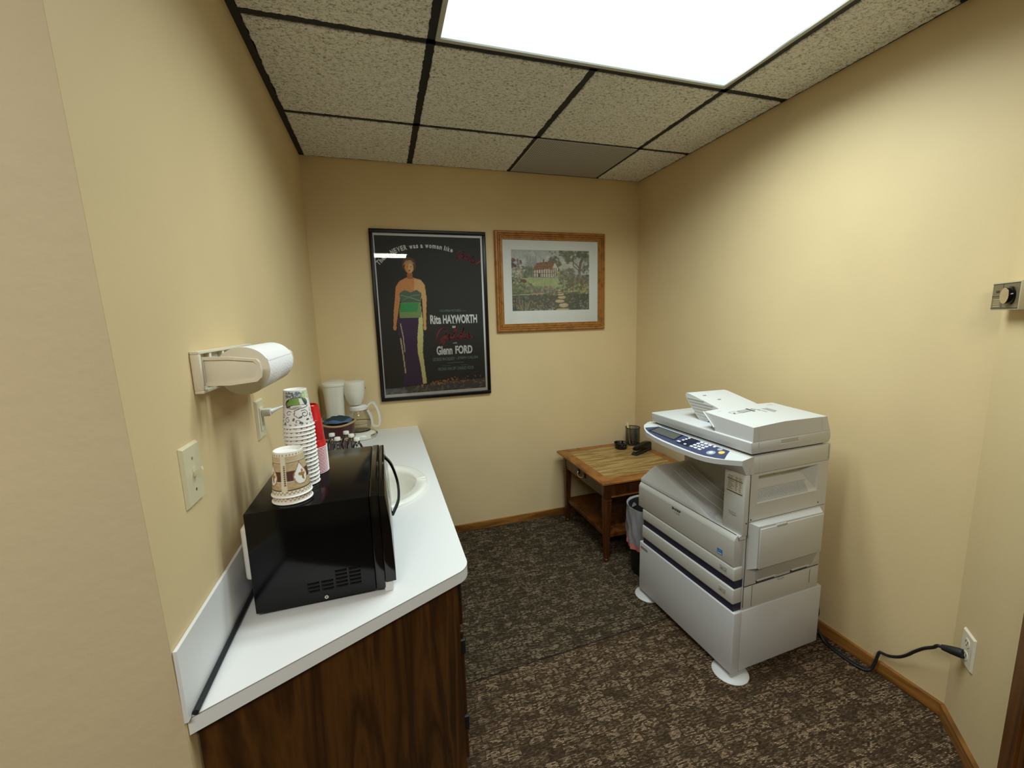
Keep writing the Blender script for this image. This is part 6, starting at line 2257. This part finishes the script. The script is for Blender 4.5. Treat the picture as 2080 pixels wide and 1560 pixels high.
panel_part('display_bezel', [(0.040, 0.494), (0.041, 0.330), (-0.026, 0.322), (-0.024, 0.500)], PANEL_DARK, 0.0004, 0.0004)
panel_part('display', [(0.030, 0.485), (0.030, 0.343), (-0.019, 0.331), (-0.018, 0.488)], LCD, 0.001, 0.0006)
panel_part('key_field', [(0.040, 0.300), (0.040, 0.238), (-0.034, 0.232), (-0.034, 0.302)], PANEL_DARK, 0.0004, 0.0004)
kk = [('function_key', 0.026, 0.290), ('function_key', 0.0125, 0.2925), ('function_key', -0.001, 0.295), ('function_key', -0.0195, 0.300)]
for nm, t_, s_ in kk:
    h_ = 0.005 if t_ > -0.01 else 0.0085
    panel_part(nm, rect(t_ - 0.0042, t_ + 0.0042, s_ - h_, s_ + h_), KEY_W, 0.001, 0.0015)
panel_part('function_key', rect(-0.027, -0.019, 0.255, 0.265), KEY_W, 0.001, 0.0015)
for r_i in range(4):
    for c_i in range(3):
        t_ = 0.027 - 0.0162 * r_i
        s_ = 0.221 - 0.0215 * c_i + 0.0012 * r_i
        panel_part('number_key', rect(t_ - 0.0045, t_ + 0.0045, s_ - 0.0075, s_ + 0.0075), KEY_W, 0.001, 0.0015)
panel_part('clear_key', rect(0.023, 0.033, 0.150, 0.160), KEY_W, 0.001, 0.0015)


def rnd(t_, s_, r_, k=20):
    return [(t_ + r_ * math.cos(2 * PI * i / k), s_ + r_ * math.sin(2 * PI * i / k)) for i in range(k)]


panel_part('start_key', rnd(0.006, 0.099, 0.0115), KEY_O, 0.001, 0.002)
panel_part('round_key', rnd(0.022, 0.122, 0.0095), KEY_G, 0.001, 0.0016)
panel_part('dial_ring', rnd(-0.017, 0.128, 0.0165), KEY_G, 0.001, 0.0010)
panel_part('dial_centre', rnd(-0.017, 0.128, 0.0075), KEY_W, 0.0021, 0.0010)

# lid over the glass
mb = MB()
mb.prism([(0.0445, 0.9145), (0.0405, 0.934), (0.0385, 0.956), (0.0415, 0.9600), (0.446, 0.9600), (0.4495, 0.956), (0.4530, 0.930), (0.4440, 0.9115)], 0.0, 0.556, COPIER_W, axis='y', bev=0.002)
mb.box(0.042, 0.452, -0.0003, 0.003, 0.9325, 0.9336, COPIER_D)
mb.box(0.075, 0.0758, -0.0004, 0.003, 0.936, 0.956, COPIER_G)
mb.box(0.184, 0.275, -0.0012, 0.004, 0.933, 0.937, COPIER_W, 0.001)
mb.box(0.186, 0.274, -0.0004, 0.004, 0.9375, 0.953, COPIER_D)
lid_ = mb.build('document_lid', co, smooth=30)
MB().box(0.056, 0.43, 0.012, 0.545, 0.9046, 0.9134, COPIER_G).build('platen_gap_shade', lid_)  # dark slab under the lid, painting the shade of the gap

# document feeder on the near half of the lid
mb = MB()
tps = [0.0455, 0.048, 0.125, 0.203, 0.310, 0.426, 0.4455]
ztop = [0.9605, 1.0135, 1.0180, 1.0215, 1.0195, 1.0165, 0.9605]
sL = [0.170, 0.236]
near_top = [(t_, 0.0 + (0.002 if 0 < i < 6 else 0), z) for i, (t_, z) in enumerate(zip(tps, ztop))]
far_top = []
for i, (t_, z) in enumerate(zip(tps, ztop)):
    if 0 < i < 6:
        far_top.append((t_, 0.236, z + 0.013))
    else:
        far_top.append((t_, 0.172, 0.9605))
mid_top = [(t_, 0.172, z if i in (0, 6) else z + 0.009) for i, (t_, z) in enumerate(zip(tps, ztop))]
k = len(tps)
vs = near_top + mid_top + far_top
fs = []
for i in range(k - 1):
    fs.append((i, i + 1, k + i + 1, k + i))
    fs.append((k + i, k + i + 1, 2 * k + i + 1, 2 * k + i))
fs.append(tuple(range(k)))
fs.append(tuple(range(2 * k, 3 * k)))
fs.append((0, k, k + k - 1, k - 1))
mb.add(vs, fs, COPIER_W)
mb.box(0.0728, 0.0738, -0.0002, 0.004, 0.9610, 1.0140, COPIER_D)
mb.box(0.3985, 0.3995, -0.0002, 0.004, 0.9610, 1.0160, COPIER_D)
adf = mb.build('document_feeder', co, smooth=28)
mb = MB()


def feeder_z(t_, s_):
    z = float(np.interp(t_, tps, ztop))
    return z + s_ * 0.055 + 0.0009


def top_patch(t0, t1, s0, s1, mat, target):
    target.add([(t0, s0, feeder_z(t0, s0)), (t0, s1, feeder_z(t0, s1)), (t1, s1, feeder_z(t1, s1)), (t1, s0, feeder_z(t1, s0))], [(0, 1, 2, 3)], mat)


# marks printed on the feeder: little pictograms and lines of text
top_patch(0.115, 0.150, 0.150, 0.1515, INK_G, mb)
top_patch(0.115, 0.150, 0.178, 0.1795, INK_G, mb)
top_patch(0.115, 0.1165, 0.150, 0.1795, INK_G, mb)
top_patch(0.1485, 0.150, 0.150, 0.1795, INK_G, mb)
top_patch(0.124, 0.130, 0.156, 0.165, INK, mb)
top_patch(0.157, 0.205, 0.150, 0.177, INK_G, mb)
for i in range(5):
    top_patch(0.160 + i * 0.009, 0.163 + i * 0.009, 0.152, 0.175, COPIER_W, mb)
top_patch(0.212, 0.222, 0.144, 0.186, INK, mb)
top_patch(0.236, 0.240, 0.160, 0.182, INK, mb)
top_patch(0.246, 0.249, 0.146, 0.170, INK_G, mb)
top_patch(0.254, 0.257, 0.120, 0.165, INK_G, mb)
for i in range(4):
    top_patch(0.282 + i * 0.009, 0.2845 + i * 0.009, 0.110 + 0.004 * i, 0.170, INK_G, mb)
mb.build('printed_marks', adf, fix=False)
mb = MB()
top_patch(0.090, 0.395, 0.2060, 0.2070, COPIER_G, mb)
top_patch(0.060, 0.40, 0.0100, 0.0105, COPIER_D, mb)
mb.build('cover_seam', adf, fix=False)
# feed tray rising away from the feeder, with its ridged side
mb = MB()
prof = [(0.238, 1.018), (0.238, 1.030), (0.268, 1.0375), (0.405, 1.0665), (0.428, 1.0690), (0.434, 1.0600), (0.424, 1.040), (0.385, 1.000), (0.345, 0.9605), (0.300, 0.9605), (0.270, 0.9800)]
mb.add([(0.128, s_, z - 0.0) for s_, z in prof] + [(0.352, s_, z - 0.004) for s_, z in prof],
       [tuple(range(len(prof))), tuple(range(len(prof), 2 * len(prof)))] + [(i, (i + 1) % len(prof), len(prof) + (i + 1) % len(prof), len(prof) + i) for i in range(len(prof))], COPIER_W)
for i in range(7):
    z = 0.970 + 0.0125 * i
    s1 = 0.338 + (z - 0.9605) * 0.98
    s0 = max(0.245, 0.262 + (z - 1.03) * 4.0 if z > 1.03 else 0.262)
    mb.box(0.1258, 0.129, s0, min(s1, 0.425), z, z + 0.005, COPIER_D)
ft_ = mb.build('feed_tray', co, smooth=25)
mb = MB()
for (t_, s_) in ((0.185, 0.372), (0.215, 0.318)):
    z = 1.0375 + (s_ - 0.268) * 0.212 + 0.0008
    mb.add([(t_ - 0.012, s_ + 0.006, z + 0.0012), (t_ + 0.006, s_ + 0.004, z + 0.0008), (t_ + 0.004, s_ - 0.002, z - 0.0004), (t_ - 0.012, s_ + 0.003, z + 0.0006)], [(0, 1, 2, 3)], INK_G)
mb.build('size_marks', ft_, fix=False)
# exit wire along the slot of the feeder
mb = MB().box(0.050, 0.054, 0.1705, 0.1745, 0.9606, 0.965, COPIER_D)
mb.tube([(0.044, 0.238, 1.027), (0.043, 0.205, 1.000), (0.042, 0.176, 0.9745)], 0.0032, COPIER_W, 8)
mb.build('exit_slot_edge', adf, smooth=50)

# ------------------------------------------------------------------ waste bin between end table and copier
BX, BY = 1.705, -0.806
wb = thing('waste_bin', 'dark waste bin with clear plastic liner between table and photocopier', 'waste bin', (BX, BY, 0))
MB().lathe([(0.0005, 0.002), (0.088, 0.001), (0.092, 0.006), (0.112, 0.385), (0.115, 0.390), (0.112, 0.392), (0.107, 0.385), (0.088, 0.012), (0.0005, 0.010)], BIN_DARK, 40).build('bin', wb, smooth=40)
mb = MB()
n, m = 60, 16
rs = np.random.RandomState(2)
vs, fs = [], []
for j in range(m + 1):
    f = j / m
    z = 0.398 - 0.232 * f
    for i in range(n):
        a = 2 * PI * i / n
        w = 0.004 * math.sin(7 * a + 5 * f) + 0.003 * math.sin(13 * a - 9 * f) + 0.003 * math.sin(23 * a + 2 * f)
        r_ = 0.124 - 0.004 * f + w * (0.4 + f)
        vs.append((r_ * math.cos(a), r_ * math.sin(a), z + 0.006 * math.sin(3 * a) * (f if f < 0.95 else 1)))
for j in range(m):
    for i in range(n):
        k = (i + 1) % n
        fs.append((j * n + i, j * n + k, (j + 1) * n + k, (j + 1) * n + i))
mb.add(vs, [f_ for f_ in fs if f_[0] < (m - 2) * n], LINER)
lower = [f_ for f_ in fs if f_[0] >= (m - 2) * n]
mb.add(vs, lower, HEM_PINK)
inner = []
for j in range(5):
    f = j / 4
    r_ = 0.124 - 0.020 * f
    z = 0.398 + 0.003 * math.sin(PI * f) - 0.05 * f * f
    for i in range(n):
        a = 2 * PI * i / n
        inner.append(((r_ + 0.003 * math.sin(9 * a) * f) * math.cos(a), (r_ + 0.003 * math.sin(9 * a) * f) * math.sin(a), z + 0.006 * math.sin(3 * a) * 0))
mb.add(inner, [(j * n + i, j * n + (i + 1) % n, (j + 1) * n + (i + 1) % n, (j + 1) * n + i) for j in range(4) for i in range(n)], LINER)
tag(mb.build('liner', wb, smooth=70, fix=False), 'clear plastic liner with a pink hem')

# ------------------------------------------------------------------ tidy: every mesh and empty keeps its own origin
bpy.context.view_layer.update()
